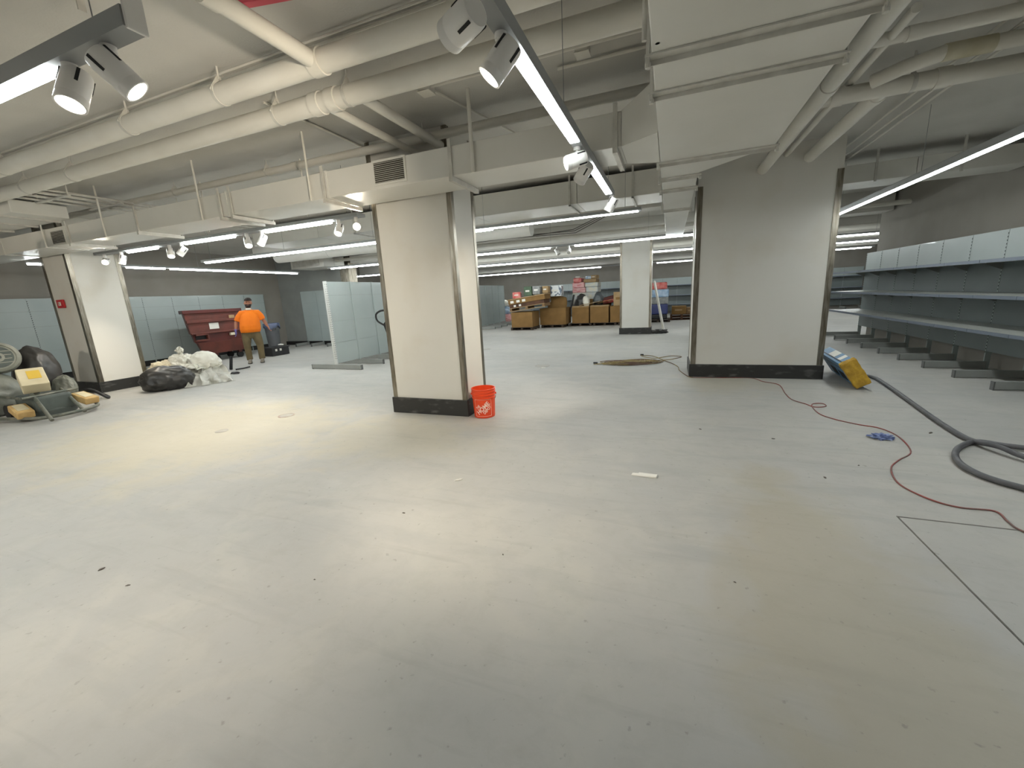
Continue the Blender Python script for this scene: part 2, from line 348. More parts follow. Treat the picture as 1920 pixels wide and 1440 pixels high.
# ------------------------------------------------------------------ second duct and beams behind
d2 = thing('air_duct', (-5, 7.26, 2.95), 'second white duct hanging behind the middle column', 'duct')
for a, b in ((-9.2,-7.2),(-7.2,-5.3),(-5.3,-3.4),(-3.4,-1.5),(-1.5,-.16)): MB().box(a+.003,b-.003,7.26,8.06,2.95,3.32).build('duct_section', M_duct, d2, bevel=.008)
for x in (-6.2,-4.6,-1.62,-.6):
    m = MB(); m.box(x-.015,x+.015,7.232,7.246,2.92,3.4).box(x-.015,x+.015,7.232,8.09,2.92,2.94).box(x-.015,x+.015,8.075,8.09,2.92,3.4); m.build('hanger_strap', M_strap, d2)
d3 = thing('air_duct', (3.5, 8.3, 2.92), 'white duct crossing to the wall above the empty shelves', 'duct')
for a, b in ((2.23,3.4),(3.4,4.74)): MB().box(a+.003,b-.003,8.35,8.95,2.94,3.2).build('duct_section', M_duct, d3, bevel=.008)
for x in (2.9,3.9): MB().box(x-.015,x+.015,8.325,8.34,2.92,3.4).build('hanger_strap', M_strap, d3)
for i, (y0,y1,z0,xa,xb,lab) in enumerate(((8.6,9.0,2.98,-11,-.2,'painted beam crossing the ceiling behind the second duct'),(12.3,12.75,2.95,-10.9,4.7,'painted beam above the distant strip lights'),(17.0,17.5,2.9,XL+.05,XR-.05,'painted beam over the cardboard boxes'),(22.6,23.2,2.85,XL+.05,XR-.05,'rear painted beam near the back wall'))):
    tag(MB().box(xa,xb,y0,y1,z0,ZC).build('trim_%d'%(i+2), M_ceil, bevel=.01), lab, 'beam', kind='structure')
# round spiral duct behind
sd = thing('spiral_duct', (-8, 9.4, 2.85), 'round white duct low under the ceiling behind the strip lights', 'duct')
for a, b in ((-11,-9),(-9,-7),(-7,-5),(-5,-3)): MB().cyl((a+.004,9.4,3.0),(b-.004,9.4,3.0),.19,24).build('duct_section', M_duct, sd, smooth=True)
for a in (-10,-8,-6,-4): MB().cyl((a,9.4,3.15),(a,9.4,ZC),.01,8).build('hanger_rod', M_pipe, sd)
for a in (-9,-7,-5): MB().cyl((a-.03,9.4,3.0),(a+.03,9.4,3.0),.198,24).build('coupling', M_duct, sd, smooth=True)
bx = thing('duct_plenum', (-11.3,11.2,2.78), 'boxy white plenum duct near the partition wall', 'duct')
MB().box(-12.4,-10.9,11.05,12.0,2.78,3.2).build('plenum_box', M_duct, bx, bevel=.01)
MB().box(-12.3,-11.1,11.04,11.05,2.84,3.1).build('access_panel', M_strap, bx)
for x in (-12.2,-11.1): MB().cyl((x,11.15,3.2),(x,11.15,ZC),.01,8).build('hanger_rod', M_pipe, bx)

# ------------------------------------------------------------------ pipes
def pipe(pts, r, label, couplings=(), clamps=(), name='ceiling_pipe', m=M_pipe, group=None, n=20):
    p0 = Vector(pts[0]); t = thing(name, p0, label, 'pipe', group)
    MB().tube(pts, r, n).build('pipe_run', m, t, smooth=True)
    d = (Vector(pts[1])-p0).normalized()
    for c in couplings:
        q = p0+d*c; MB().cyl(q-d*.05, q+d*.05, r*1.13, n).build('coupling', m, t, smooth=True)
    for c in clamps:
        q = p0+d*c; s = d.cross(Vector((0,0,1)))
        k = MB().cyl(q-d*.016, q+d*.016, r*1.06, n).build('clamp_ring', M_strap, t, smooth=True)
        m2 = MB()
        for e in (-1,1): m2.bar(q+s*e*r*1.04, q+Vector((0,0,r+.05)), .03, .006, up=d)
        m2.cyl(q+Vector((0,0,r+.03)), (q.x,q.y,ZC), .008, 8).build('clamp_hanger', M_strap, k)
    return t
pipe([(-12.5,2.65,3.2),(-.14,2.65,3.2)], .077, 'thick white pipe nearest the camera at upper left', couplings=(10.1,), clamps=(2.7,5.47,7.84,9.08,11.9))
pipe([(-12.5,3.12,3.2),(-.14,3.12,3.2)], .079, 'thick white pipe running just behind the nearest one', couplings=(9.62,9.80), clamps=(4.65,5.75,9.15,9.95))
pipe([(-2.41,-2.5,3.2),(-2.41,2.62,3.2)], .056, 'white pipe joining the nearest thick pipe from above the camera', couplings=(4.4,))
pipe([(-2.78,3.12,3.16),(-2.78,4.48,3.16)], .036, 'slim white branch pipe ending behind the slotted grille')
pipe([(-2.47,3.12,3.2),(-2.47,4.48,3.2)], .045, 'white branch pipe right of the slim branch pipe')
pipe([(-13,4.33,3.25),(-.14,4.33,3.25)], .046, 'white pipe hung above the long rectangular duct', couplings=(4,8.5), clamps=(6.1,8,10.4,11.9))
pipe([(1.215,-.5,3.10),(1.215,7.35,3.10)], .070, 'thick pipe along the trunk duct that enters the wide column', couplings=(1.2,5.15))
pipe([(1.42,-.5,3.2),(1.42,3.5,3.2)], .050, 'shorter pipe right of the thick pipe along the trunk duct', couplings=(3.4,))
pipe([(1.50,4.0,3.25),(1.50,7.35,3.25)], .032, 'slim pipe entering the top of the wide column')
pipe([(1.785,5.1,3.18),(1.785,7.35,3.18)], .072, 'rightmost of the pipes entering the wide column', couplings=(.25,))
pipe([(1.2,5.1,3.15),(4.74,5.1,3.15)], .071, 'thick cross pipe at upper right meeting the wide column pipes', couplings=(.2,.95), clamps=(.75,2.4))
pipe([(1.35,4.37,3.25),(4.74,4.37,3.25)], .045, 'slim cross pipe nearest the top right corner', couplings=(.3,), clamps=(.9,2.2))
p = pipe([(1.62,4.98,3.18),(1.78,4.86,3.2),(2.0,4.77,3.22),(4.74,4.77,3.22)], .056, 'bent cross pipe with yellowed elbow at upper right', clamps=())
M_old = mat('yellowed_pipe', srgb(176,168,138), 0.6, col2=srgb(196,190,168), scale=6)
MB().cyl((2.0,4.77,3.22),(2.3,4.77,3.22),.061,20).build('coupling', M_old, p, smooth=True)
for i, (x, z, lab) in enumerate(((2.32,3.34,'innermost'),(2.42,3.30,'middle'),(2.58,3.33,'outermost'))):
    tag(MB().tube([(x,4.2+.3*i,z),(x,12.2,z)], .013, 8).build('conduit', M_pipe, smooth=True), lab+' of three thin conduits passing right of the wide column', 'conduit', 'conduits right of the wide column')
tag(MB().tube([(-12.5,2.76,3.375),(-.16,2.76,3.375)], .016, 8).tube([(-12.5,2.70,3.378),(-.16,2.70,3.378)], .009, 8).build('conduit', M_pipe, smooth=True), 'flat conduit on the ceiling above the nearest thick pipe', 'conduit')
for y, lab in ((3.64,'front conduit between two junction boxes beside the trunk duct'),(3.88,'rear conduit between two junction boxes beside the trunk duct')):
    tag(MB().tube([(-2.1 if y<3.7 else -.95,y,3.37),(-.16,y,3.37)], .014, 8).build('conduit', M_pipe, smooth=True), lab, 'conduit')
tag(MB().tube([(-3.6,3.2,3.385),(-3.6,4.9,3.385)], .012, 8).build('conduit', M_pipe, smooth=True), 'thin conduit running back left of the branch pipes', 'conduit')
tag(MB().tube([(-2.08,3.68,3.37),(-1.72,5.2,3.37)], .011, 8).build('conduit', M_pipe, smooth=True), 'thin conduit leaving the square junction box towards the back', 'conduit')
for x, y, s, lab in ((-2.12,3.66,.12,'square junction box on the ceiling above the duct grille'),(-.70,3.7,.11,'square junction box on the ceiling beside the strip light')):
    t = thing('junction_box', (x,y,3.34), lab, 'junction box'); MB().box(x-s/2,x+s/2,y-s/2,y+s/2,3.34,ZC).build('box_body', M_pipe, t, bevel=.01)
    MB().box(x-s/2-.004,x+s/2+.004,y-s/2-.004,y+s/2+.004,3.332,3.34).build('cover_plate', M_pipe, t, bevel=.003)
# cable tray and hung panel at far left
ct = thing('cable_tray', (-8.0,3.3,3.18), 'cable tray with thin conduits above the left end of the duct', 'cable tray')
for i in range(6): MB().tube([(-8.55+i*.13,3.22,3.2+.02*(i%2)),(-8.55+i*.13,7.2,3.2+.02*(i%2))], .016, 6).build('cable', M_strap, ct, smooth=True)
for y in (3.5,4.1,4.9): MB().box(-8.65,-7.8,y-.02,y+.02,3.165,3.182).build('rung', M_strap, ct)
for y in (3.5,4.9):
    for x in (-8.62,-7.83): MB().cyl((x,y,3.17),(x,y,ZC),.008,6).build('hanger_rod', M_pipe, ct)
hp = thing('hung_duct', (-10,3.4,3.1), 'flat ribbed duct above the left end of the long duct', 'duct')
MB().box(-12.6,-8.75,3.24,3.86,3.02,3.2).build('duct_body', M_duct, hp, bevel=.01)
for x in (-12.2,-11.4,-10.6,-9.8,-9.1): MB().box(x-.03,x+.03,3.225,3.89,3.0,3.22).build('stiffener', M_strap, hp)
for i in range(3):
    tag(MB().tube([(-11,10.2+.12*i,3.38)]+[(-11+1.1*k,10.2+.12*i+.03*math.sin(k*2.1+i),(2.945+.025*math.sin(k*1.7+2*i)) if k<9 else 3.38) for k in range(1,10)], .008, 6).build('cable', M_grille, smooth=True), ('front','middle','rear')[i]+' dark cable sagging under the ceiling beyond the second duct', 'cable', 'cables under the ceiling')
tag(MB().tube([(-11,11.6,3.0),(4.7,11.6,3.0)], .05, 12).build('ceiling_pipe', M_pipe, smooth=True), 'distant white pipe above the third strip light row', 'pipe')
tag(MB().tube([(-12.5,16.2,3.0),(9,16.2,3.0)], .09, 12).build('ceiling_pipe', M_pipe, smooth=True), 'distant thick pipe above the fourth strip light row', 'pipe')
tag(MB().tube([(-12.5,19.5,3.05),(9,19.5,3.05)], .12, 12).build('ceiling_pipe', M_pipe, smooth=True), 'farthest thick pipe near the rear wall', 'pipe')
tag(MB().bar((-2.56,2.19,3.365),(-2.02,2.305,3.365),.05,.07).build('ceiling_bar', M_pink, bevel=.004), 'red bar fixed to the ceiling at the top edge', 'bar')
cb = thing('ceiling_bracket', (-3.32,1.79,3.33), 'small bent bracket on the ceiling at upper left', 'bracket')
MB().box(-3.36,-3.28,1.76,1.80,3.385,3.4).build('bracket_foot', M_strap, cb); MB().box(-3.33,-3.32,1.76,1.80,3.29,3.388).build('bracket_tab', M_strap, cb)
# ================================================================== lighting fixtures
def strip(axis, at, z, segs, rail, label, thin=(), flush=None, tube=None):
    """a hung rail with LED diffusers; axis 'x' or 'y' runs along that axis, `at` is the other coordinate"""
    a, b = rail; t = thing('strip_light', (a,at,z) if axis == 'x' else (at,a,z), label, 'light')
    def bx(m, u0, u1, w, z0, z1): return m.box(u0,u1,at-w,at+w,z0,z1) if axis == 'x' else m.box(at-w,at+w,u0,u1,z0,z1)
    near = z < 2.62 if flush is None else flush
    bx(MB(), a, b, .040 if near else .085, z+.004 if near else z+.040, z+.075 if near else z+.085).build('rail_housing', M_housing, t)
    for i, (u0,u1) in enumerate(segs):
        w = .034 if i not in thin else .012; h1 = .004 if near else .040; h0 = -.004 if near else (.004 if i not in thin else .024)
        wb = w if near else w*.4; m = MB()
        if axis == 'x': m.hexa([(u0,at-wb,z+h0),(u1,at-wb,z+h0),(u1,at+wb,z+h0),(u0,at+wb,z+h0)],[(u0,at-w,z+h1),(u1,at-w,z+h1),(u1,at+w,z+h1),(u0,at+w,z+h1)])
        else: m.hexa([(at-wb,u0,z+h0),(at+wb,u0,z+h0),(at+wb,u1,z+h0),(at-wb,u1,z+h0)],[(at-w,u0,z+h1),(at+w,u0,z+h1),(at+w,u1,z+h1),(at-w,u1,z+h1)])
        m.build('diffuser', tube or M_tube, t)
    L = b-a; n = max(2, int(L/2.2)+1)
    for k in range(n):
        u = a+.25+(L-.5)*k/(n-1); p = (u,at) if axis == 'x' else (at,u)
        MB().cyl((p[0],p[1],z+.074),(p[0],p[1],ZC),.0028,5).build('suspension_wire', M_housing, t)
    return t
strip('y', -.70, 2.60, [(2.03,3.34),(3.93,5.20)], (.6,5.42), 'bright strip light overhead pointing at the far column, in two lengths', tube=M_tube_n)
strip('y', 2.76, 2.60, [(-1.0,4.0),(4.01,9.35)], (-1.0,9.4), 'long strip light along the empty shelves at upper right', tube=M_tube_r)
strip('x', 1.24, 2.60, [(-9.6,-6.6),(-5.6,-2.62)], (-9.6,-2.01), 'strip light at the left edge with two large spotlights and an added unseen length')  # outer length is unseen, added to brighten the left column and floor
strip('x', 4.97, 2.66, [(-9.64,-8.74),(-7.95,-6.70),(-5.99,-4.65)], (-10.6,-4.1), 'strip light row in three lengths with spotlights left of the middle column')
strip('x', 6.95+.15, 2.655, [(-10.75,-3.0),(-2.99,-.5)], (-10.8,-.45), 'long strip light passing behind the middle column', thin=(1,))
strip('x', 11.05, 2.66, [(-10.6,-3.03),(-2.36,2.1)], (-10.7,2.2), 'strip light row with a spotlight pair in the middle distance')
strip('x', 15.14, 2.66, [(-13.3,-6.0),(-5.99,5.6)], (-13.4,5.7), 'strip light row passing behind the distant column')
strip('x', 21.95, 2.66, [(-10.6,-3.35),(-.63,7.8)], (-10.7,7.9), 'rearmost strip light row above the boxes')
strip('y', -12.0, 2.595, [(4.46,4.68),(6.08,6.88),(7.0,10.9)], (4.46,10.95), 'strip light row along the left wall above the dumpster', flush=False)
strip('x', -2.2, 2.60, [(-10.5,-6.5),(-6,-2.5)], (-10.6,-2.4), 'added unseen strip light row behind the camera')  # unseen row put in for extra light from behind
strip('x', 18.6, 2.7, [(5.5,9.0)], (5.4,9.1), 'short strip light in the far right bay')

def spot(mx, my, mz, d, label, lit=True, power=0, r=.056, ln=.165, group='spotlights on the light rails', drop=.085):
    d = Vector(d).normalized(); t = thing('spotlight', (mx,my,mz), label, 'spotlight', group)
    piv = Vector((mx,my,mz-drop))
    MB().cyl((mx,my,mz+(.0035 if mz < 2.62 else .0395)),(mx,my,mz-.02),.028,14).cyl((mx,my,mz-.02),piv,.012,10).build('stem', M_white, t, smooth=True)
    M = Matrix.Translation(piv) @ d.to_track_quat('Z','Y').to_matrix().to_4x4()
    b0, b1 = -ln*.42, ln*.58
    body = MB(M).lathe([(r*.9,b0),(r*.97,b0+.012),(r,b0+.03),(r,b1-.04),(r*.985,b1-.038),(r*.985,b1-.034),(r,b1-.032),(r,b1),(r*.86,b1),(r*.86,b1-.012)], 28, cap1=True).build('lamp_body', M_white, t, smooth=True)
    MB(M).lathe([(r*.84,b1-.0115),(r*.84,b1-.007)], 24).build('lens', M_lens if lit else M_lensoff, body)
    for k in range(4):
        a = k*math.pi/2+.6; c, s_ = math.cos(a), math.sin(a); w = .006
        q = MB(M); u = Vector((c,s_,0)); v = Vector((-s_,c,0))
        q.hexa([u*(r-.002)-v*w+Vector((0,0,b0+.008)), u*(r+.002)-v*w+Vector((0,0,b0+.008)), u*(r+.002)+v*w+Vector((0,0,b0+.008)), u*(r-.002)+v*w+Vector((0,0,b0+.008))],
               [u*(r-.002)-v*w+Vector((0,0,b0+.072)), u*(r+.002)-v*w+Vector((0,0,b0+.072)), u*(r+.002)+v*w+Vector((0,0,b0+.072)), u*(r-.002)+v*w+Vector((0,0,b0+.072))])
        q.build('vent_slot', M_slot, body)
    if power:
        l = bpy.data.lights.new('spot_beam', 'SPOT'); l.energy = power*SPOT_W; l.spot_size = math.radians(75); l.spot_blend = .9; l.shadow_soft_size = .05; l.color = (1.0,.88,.70)
        lo = bpy.data.objects.new('spot_beam', l); COL.objects.link(lo); lo.parent = t
        lo.matrix_world = Matrix.Translation(piv+d*(b1+.01)) @ d.to_track_quat('-Z','Y').to_matrix().to_4x4()
        lo.location = piv+d*(b1+.01)-Vector((mx,my,mz)); lo.rotation_euler = d.to_track_quat('-Z','Y').to_euler()
    return t
spot(-.75,1.62,2.60,(-.84,.36,-.12),'large white spotlight at the top centre turned to the left', lit=True, power=6, r=.06, drop=.085, ln=.16)
spot(-.71,1.90,2.60,(-.62,-.22,-.76),'lit white spotlight just above the near end of the overhead strip', power=1, r=.056, drop=.09)
spot(-.71,3.47,2.60,(-.80,-.42,-.25),'lit spotlight in the gap between the overhead strip lengths', power=1)
spot(-.72,3.82,2.60,(-.55,.45,-.55),'shaded spotlight behind the lit one in the overhead strip gap', power=2)
spot(-.68,5.34,2.60,(-.5,.1,-.8),'small spotlight at the far end of the overhead strip', power=1)
spot(-2.52,1.25,2.60,(.10,-.35,-.82),'lit spotlight at the inner end of the left edge strip', power=1.2)
spot(-2.22,1.25,2.60,(.42,.50,-.72),'spotlight at upper left showing its slotted back', power=4)
for i, (x, d, lab) in enumerate(((-10.42,(.85,-.6,-.35),'lit spotlight in front of the left column'),(-9.86,(-.1,-.25,-.95),'spotlight pointing straight down beside the left column'),
    (-8.40,(.45,-.3,-.8),'left spotlight of the pair before the second strip length'),(-8.06,(-.55,-.35,-.7),'right spotlight of the pair before the second strip length'),
    (-6.42,(.5,-.35,-.8),'left spotlight of the pair before the third strip length'),(-6.08,(-.05,-.5,-.85),'right spotlight of the pair before the third strip length'),
    (-4.52,(.15,-.55,-.75),'spotlight at the end of the row left of the middle column'),(-4.20,(.60,-.72,-.18),'glaring spotlight beside the middle column aimed at the camera'))):
    spot(x, 4.97, 2.66, d, lab, power=1.6)
spot(-2.84,11.05,2.66,(.5,-.3,-.7),'left spotlight of the distant pair on the third row', lit=False)
spot(-2.52,11.05,2.66,(.1,-.7,-.6),'right spotlight of the distant pair on the third row', lit=False)
for x, tx, ty, lab in ((-6.25,-5.2,1.2,'added unseen spotlight behind the camera aimed at the left floor'),(-3.0,-3.4,2.2,'added unseen spotlight behind the camera aimed at the middle floor'),(-9.0,-11.1,4.5,'added unseen spotlight behind the camera aimed at the left column')):
    spot(x, -2.2, 2.60, (tx-x, ty+2.2, -2.4 if x > -8 else -1.3), lab, power=3 if x > -8 else 5)  # unseen heads added to brighten the left side and middle floor
ep = thing('power_feed_plate', (-1.994,1.24,2.59), 'white square plate hanging at the end of the left edge strip', 'plate')
MB().box(-2.0,-1.988,1.20,1.275,2.59,2.78).build('plate_panel', M_white, ep, bevel=.003); MB().cyl((-1.994,1.24,2.78),(-1.994,1.24,ZC),.006,8).build('plate_stem', M_white, ep)

# ================================================================== shelving
PITCH = .78
def gondola(name, base, n, face, label, double=False, shelves=(), height=2.035, leg=.75, end_slots=False, gap=.15, legs=True, dark=0, rows=(.15,.62,1.12,1.62,2.035), loc=None, group=None, brackets=False):
    """run along local +x with its working face towards local -y; base = (x,y) of the first upright, face = rotation"""
    t = thing(name, (base[0],base[1],0), label, 'shelving', group, rz=face)
    K = dict(world=False)
    ths = .042
    for i in range(n+1):
        x = i*PITCH
        uw = .018 if double else .009
        u = MB().box(x-uw,x+uw,-ths if double else -.027,ths,0.0,height).build('upright', M_upright if double and i == 0 else M_panel, t, **K)
        if i == 0 or not double:
            m = MB()
            z = .25
            while z < height-.04:
                fy = -ths if double else -.027; m.box(x-.005,x+.005,fy-.002,fy+.001,z,z+.022)
                if i == 0 and double: m.box(x-.0195,x-.017,-ths*.4-.004,-ths*.4+.004,z,z+.022)
                z += .05
            m.build('slot_row', M_slot, u, kind='stuff', **K)
        if legs:
            y1 = leg if double else .0
            lg = MB().box(x-.028,x+.028,-leg,y1,.012,.115).build('base_leg', M_leg, t, bevel=.006, **K)
            MB().box(x-.03,x+.03,-leg-.004,-leg+.012,.0,.112).build('leg_cap', M_foot, lg, **K)
            if double: MB().box(x-.03,x+.03,leg-.012,leg+.004,.0,.112).build('leg_cap', M_foot, lg, **K)
    faces = (-1,1) if double else (-1,)
    for s in faces:
        for i in range(n):
            for z0, z1 in zip(rows[:-1], rows[1:]):
                a = sorted((s*.012, s*.024)); MB().box(i*PITCH+.008,(i+1)*PITCH-.008,a[0],a[1],z0+.002,z1-.002).build('back_panel', M_panel_shade if z1 <= dark else M_panel, t, **K)
    for (z, d) in shelves:
        for i in range(n):
            s = MB().box(i*PITCH+.004,(i+1)*PITCH-.004,-d,-.026,z-.032,z).build('shelf_board', M_shelf, t, bevel=.004, **K)
            MB().box(i*PITCH+.003,(i+1)*PITCH-.003,-d-.012,-d,z-.04,z+.004).build('price_rail', M_rail, s, **K)
            MB().prism([(-.026,z-.032),(-.026,z-.13),(-.05,z-.13),(-.22,z-.05),(-.22,z-.032)],'x',i*PITCH+.019,i*PITCH+.023).build('shelf_bracket', M_leg, s, **K)
    return t
# right wall run: faces -x. local +x -> world -y ... rotation so that local -y = world -x : rz = -90deg
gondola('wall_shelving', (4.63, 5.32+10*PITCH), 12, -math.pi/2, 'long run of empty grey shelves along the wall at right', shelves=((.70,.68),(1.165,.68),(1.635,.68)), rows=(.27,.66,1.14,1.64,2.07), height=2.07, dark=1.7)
# left wall: faces +x : rz = +90deg
gondola('wall_shelving', (-14.48, 2.05), 12, math.pi/2, 'bare pale shelf backing along the left wall behind the dumpster', legs=False, rows=(.16,.75,1.35,1.72,2.03), height=2.03)
MB_k = MB().box(-14.61,-14.5,1.9,11.7,0,.15).build('baseboard_left', M_rubber); tag(MB_k, 'black kick base under the left wall panels', 'baseboard', kind='structure')
# partition wall: faces -y
gondola('wall_shelving', (-13.36, 12.16), 3, 0, 'bare shelf backing with legs against the partition wall', rows=(.15,.62,1.12,1.62,2.06), leg=.6)
MB_k = MB().box(-14.6,-11.4,12.2,12.29,0,.14).build('baseboard_left_back', M_rubber); tag(MB_k, 'black kick base along the partition wall', 'baseboard', kind='structure')
# double gondola left of the middle column
gondola('double_shelving', (-7.36, 7.40), 5, math.pi/2, 'free-standing bare double-sided shelving left of the middle column', double=True, rows=(.13,.62,1.12,1.72,2.03))
# far gondola along y right behind the middle column
gondola('double_shelving', (-8.35, 17.6), 4, math.pi/2, 'distant bare shelving beside the stacked clear bags', double=True)
# gondola end seen beside the wide column
gondola('double_shelving', (.66, 10.6), 4, math.pi/2, 'narrow glimpse of shelving end left of the wide column', double=True, legs=False)
# rear wall shelves
gondola('wall_shelving', (-8.2, 25.4), 13, 0, 'dark rear wall shelves behind the boxes', shelves=((.55,.55),(1.05,.55),(1.6,.55)), rows=(.15,.55,1.05,1.6,2.0), height=2.0, dark=1.7)
gondola('wall_shelving', (2.6, 25.4), 8, 0, 'rear wall shelves glimpsed right of the wide column', shelves=((.55,.55),(1.05,.55),(1.6,.55)), rows=(.15,.55,1.05,1.6,2.0), height=2.0, dark=1.7)
# ================================================================== orange bucket
bk = thing('bucket', (-2.185,4.555,0), 'orange plastic bucket with white lettering beside the middle column', 'bucket')
K = dict(world=False)
def rad(z): return .132+.0165*z/.37
MB().lathe([(.118,.0),(.13,.004),(rad(.02),.02),(rad(.25),.25),(rad(.25)+.006,.252),(rad(.262)+.006,.262),(rad(.264),.265),(rad(.29),.29),(rad(.29)+.008,.292),(rad(.30)+.008,.303),(rad(.31),.306),(rad(.33),.328),(rad(.33)+.007,.33),(rad(.34)+.007,.34),(rad(.34)+.001,.343),(rad(.36)+.001,.362),(rad(.37)+.006,.364),(rad(.37)+.006,.374),(rad(.37)-.004,.374),(rad(.3)-.004,.3),(.126,.012),(.0005,.012)], 48, cap1=False).build('bucket_shell', M_orange, bk, smooth=True, **K)
th_r = math.radians(-64.4)+math.radians(82)
ha = [Vector((math.cos(th_r), math.sin(th_r), 0)), Vector((math.cos(th_r+math.pi), math.sin(th_r+math.pi), 0))]
side = Vector((math.cos(th_r-math.pi/2), math.sin(th_r-math.pi/2), 0))
pts = []
for k in range(21):
    a = math.pi*k/20; pts.append(ha[0]*math.cos(a)*.158 + (ha[0].cross(Vector((0,0,1)))*-1)*math.sin(a)*.158*.93 + Vector((0,0,.30-.17*math.sin(a))))
hd = MB().tube(pts, .0028, 6).build('wire_handle', M_steel, bk, smooth=True, **K)
for h in ha: MB().cyl(h*.145+Vector((0,0,.30)), h*.163+Vector((0,0,.30)), .014, 10).build('handle_boss', M_orange, bk, **K)
def text_mesh(body, w, h):
    cu = bpy.data.curves.new('lettering', 'FONT'); cu.body = body; cu.size = 1; cu.offset = .028; cu.resolution_u = 3
    ob = bpy.data.objects.new('lettering', cu); COL.objects.link(ob)
    bpy.context.view_layer.update(); dg = bpy.context.evaluated_depsgraph_get(); me = bpy.data.meshes.new_from_object(ob.evaluated_get(dg))
    vs = [v.co.copy() for v in me.vertices]; fs = [tuple(p.vertices) for p in me.polygons]
    bpy.data.objects.remove(ob, do_unlink=True); bpy.data.meshes.remove(me)
    x0, x1 = min(v.x for v in vs), max(v.x for v in vs); y0, y1 = min(v.y for v in vs), max(v.y for v in vs)
    return [((v.x-x0)/(x1-x0)*w-w/2, (v.y-y0)/(y1-y0)*h-h/2) for v in vs], fs
TH0 = math.radians(-72); ZL = .138
def wrap(s_, t_, lift=.0016):
    z = ZL+t_; r = rad(z)+lift; a = TH0+s_/.137; return (r*math.cos(a), r*math.sin(a), z)
for body, w, h, cu_, cv_ in (('THE', .062, .034, -.040, .052), ('HOME', .200, .060, .0, .0), ('DEPOT', .128, .040, .022, -.054)):
    vs, fs = text_mesh(body, w, h); c, s_ = math.cos(math.radians(43)), math.sin(math.radians(43)); m = MB()
    out = []
    for x, y in vs: x += cu_; y += cv_; out.append(wrap(max(-.104,min(.104,x*c-y*s_)), max(-.104,min(.104,x*s_+y*c))))
    m.add(out, fs); m.build('lettering', M_print, bk, **K)
fr_ = []
for (s0,t0,s1,t1) in ((-.108,-.108,.108,-.108),(.108,-.108,.108,.108),(.108,.108,-.108,.108),(-.108,.108,-.108,-.108)):
    MB().tube([wrap(s0+(s1-s0)*k/12, t0+(t1-t0)*k/12, .001) for k in range(13)], .0014, 5).build('logo_border', M_print, bk, **K)

# red alarm sign on the left column
sg = thing('alarm_sign', (-11.255,4.49,1.72), 'small red alarm box with white symbol on the left column', 'sign')
MB().box(-11.37,-11.14,4.465,4.503,1.72,1.88).build('sign_box', M_red, sg, bevel=.008)
MB().box(-11.30,-11.21,4.461,4.465,1.765,1.835).build('white_symbol', M_paper, sg)
MB().box(-11.28,-11.26,4.459,4.461,1.775,1.825).build('red_mark', M_red, sg)
MB().box(-11.15,-11.13,4.49,4.503,1.24,1.30).build('switch', M_slot, None) if False else None

# ================================================================== cords and hose on the floor
def smooth_path(pts, n=6):
    out = []; P = [Vector(p) for p in pts]
    for i in range(len(P)-1):
        a, b, c, d = P[max(i-1,0)], P[i], P[i+1], P[min(i+2,len(P)-1)]
        for k in range(n):
            t = k/n; out.append(.5*((2*b)+(c-a)*t+(2*a-5*b+4*c-d)*t*t+(3*b-a-3*c+d)*t**3))
    out.append(P[-1]); return out
M_redc = mat('red_cord', srgb(150,74,68), 0.6, col2=srgb(120,96,90), scale=5)
M_hose = mat('grey_hose', srgb(96,96,98), 0.5, col2=srgb(78,78,82), scale=8)
M_tanc = mat('tan_cord', srgb(150,132,82), 0.65, col2=srgb(112,86,70), scale=2.2, lo=.42, hi=.58)
red = [(0.40,7.24),(0.8,7.27),(1.257,7.30),(1.375,7.05),(1.544,6.847),(1.507,6.314),(1.507,5.97),(1.602,5.778),(1.659,5.643),(1.79,5.70),(1.785,5.83),(1.66,5.75),(1.625,5.367),(1.712,5.16),(1.869,5.005),(2.011,4.914),(2.06,4.671),(1.982,4.272),(1.806,4.04),(1.686,3.858),(1.616,3.624),(1.62,3.467),(1.696,3.313),(1.799,3.248),(1.964,3.246),(1.953,3.115),(1.961,3.006),(2.1,2.8),(2.4,2.6)]
tag(MB().tube(smooth_path([(x,y,.006) for x,y in red]), .0055, 6).build('extension_cord', M_redc, smooth='all'), 'thin red cord winding across the floor from the wide column', 'cord')
hs = thing('vacuum_hose', (2.6,5.3,0), 'thick grey hose looped on the floor at the right edge', 'hose')
MB().tube(smooth_path([(x,y,z) for x,y,z in ((2.60,7.6,.05),(2.86,7.45,.03),(2.84,7.0,.025),(2.746,6.309,.025),(2.61,5.377,.025),(2.549,4.854,.025),(2.55,4.598,.03),(2.596,4.394,.06),(2.662,4.228,.04),(2.85,3.9,.025),(3.3,3.4,.025),(3.6,3.9,.025),(3.3,4.35,.025),(2.815,4.494,.03),(2.711,4.544,.025),(2.57,4.603,.025),(2.385,4.442,.025),(2.246,4.227,.025),(2.174,4.011,.025),(2.177,3.834,.025),(2.229,3.713,.025),(2.313,3.619,.025),(2.6,3.3,.025),(3.4,2.6,.025))]), .022, 10).build('hose_tube', M_hose, hs, smooth='all')
random.seed(4); pts = []
for k in range(150):
    a = k*.78; e = 1+.25*math.sin(k*1.7); w = .55*(.75+.3*math.sin(k*.9)); d = .20*(.7+.35*math.sin(k*1.3+1))
    pts.append((-.72+.10*math.sin(k*.41)+w*math.cos(a)+.0*e, 8.62+.28*(math.cos(a))*.55+.12*math.sin(k*.33)+d*math.sin(a), .008+.018*(k%7)/7+.012*abs(math.sin(k*2.3))))
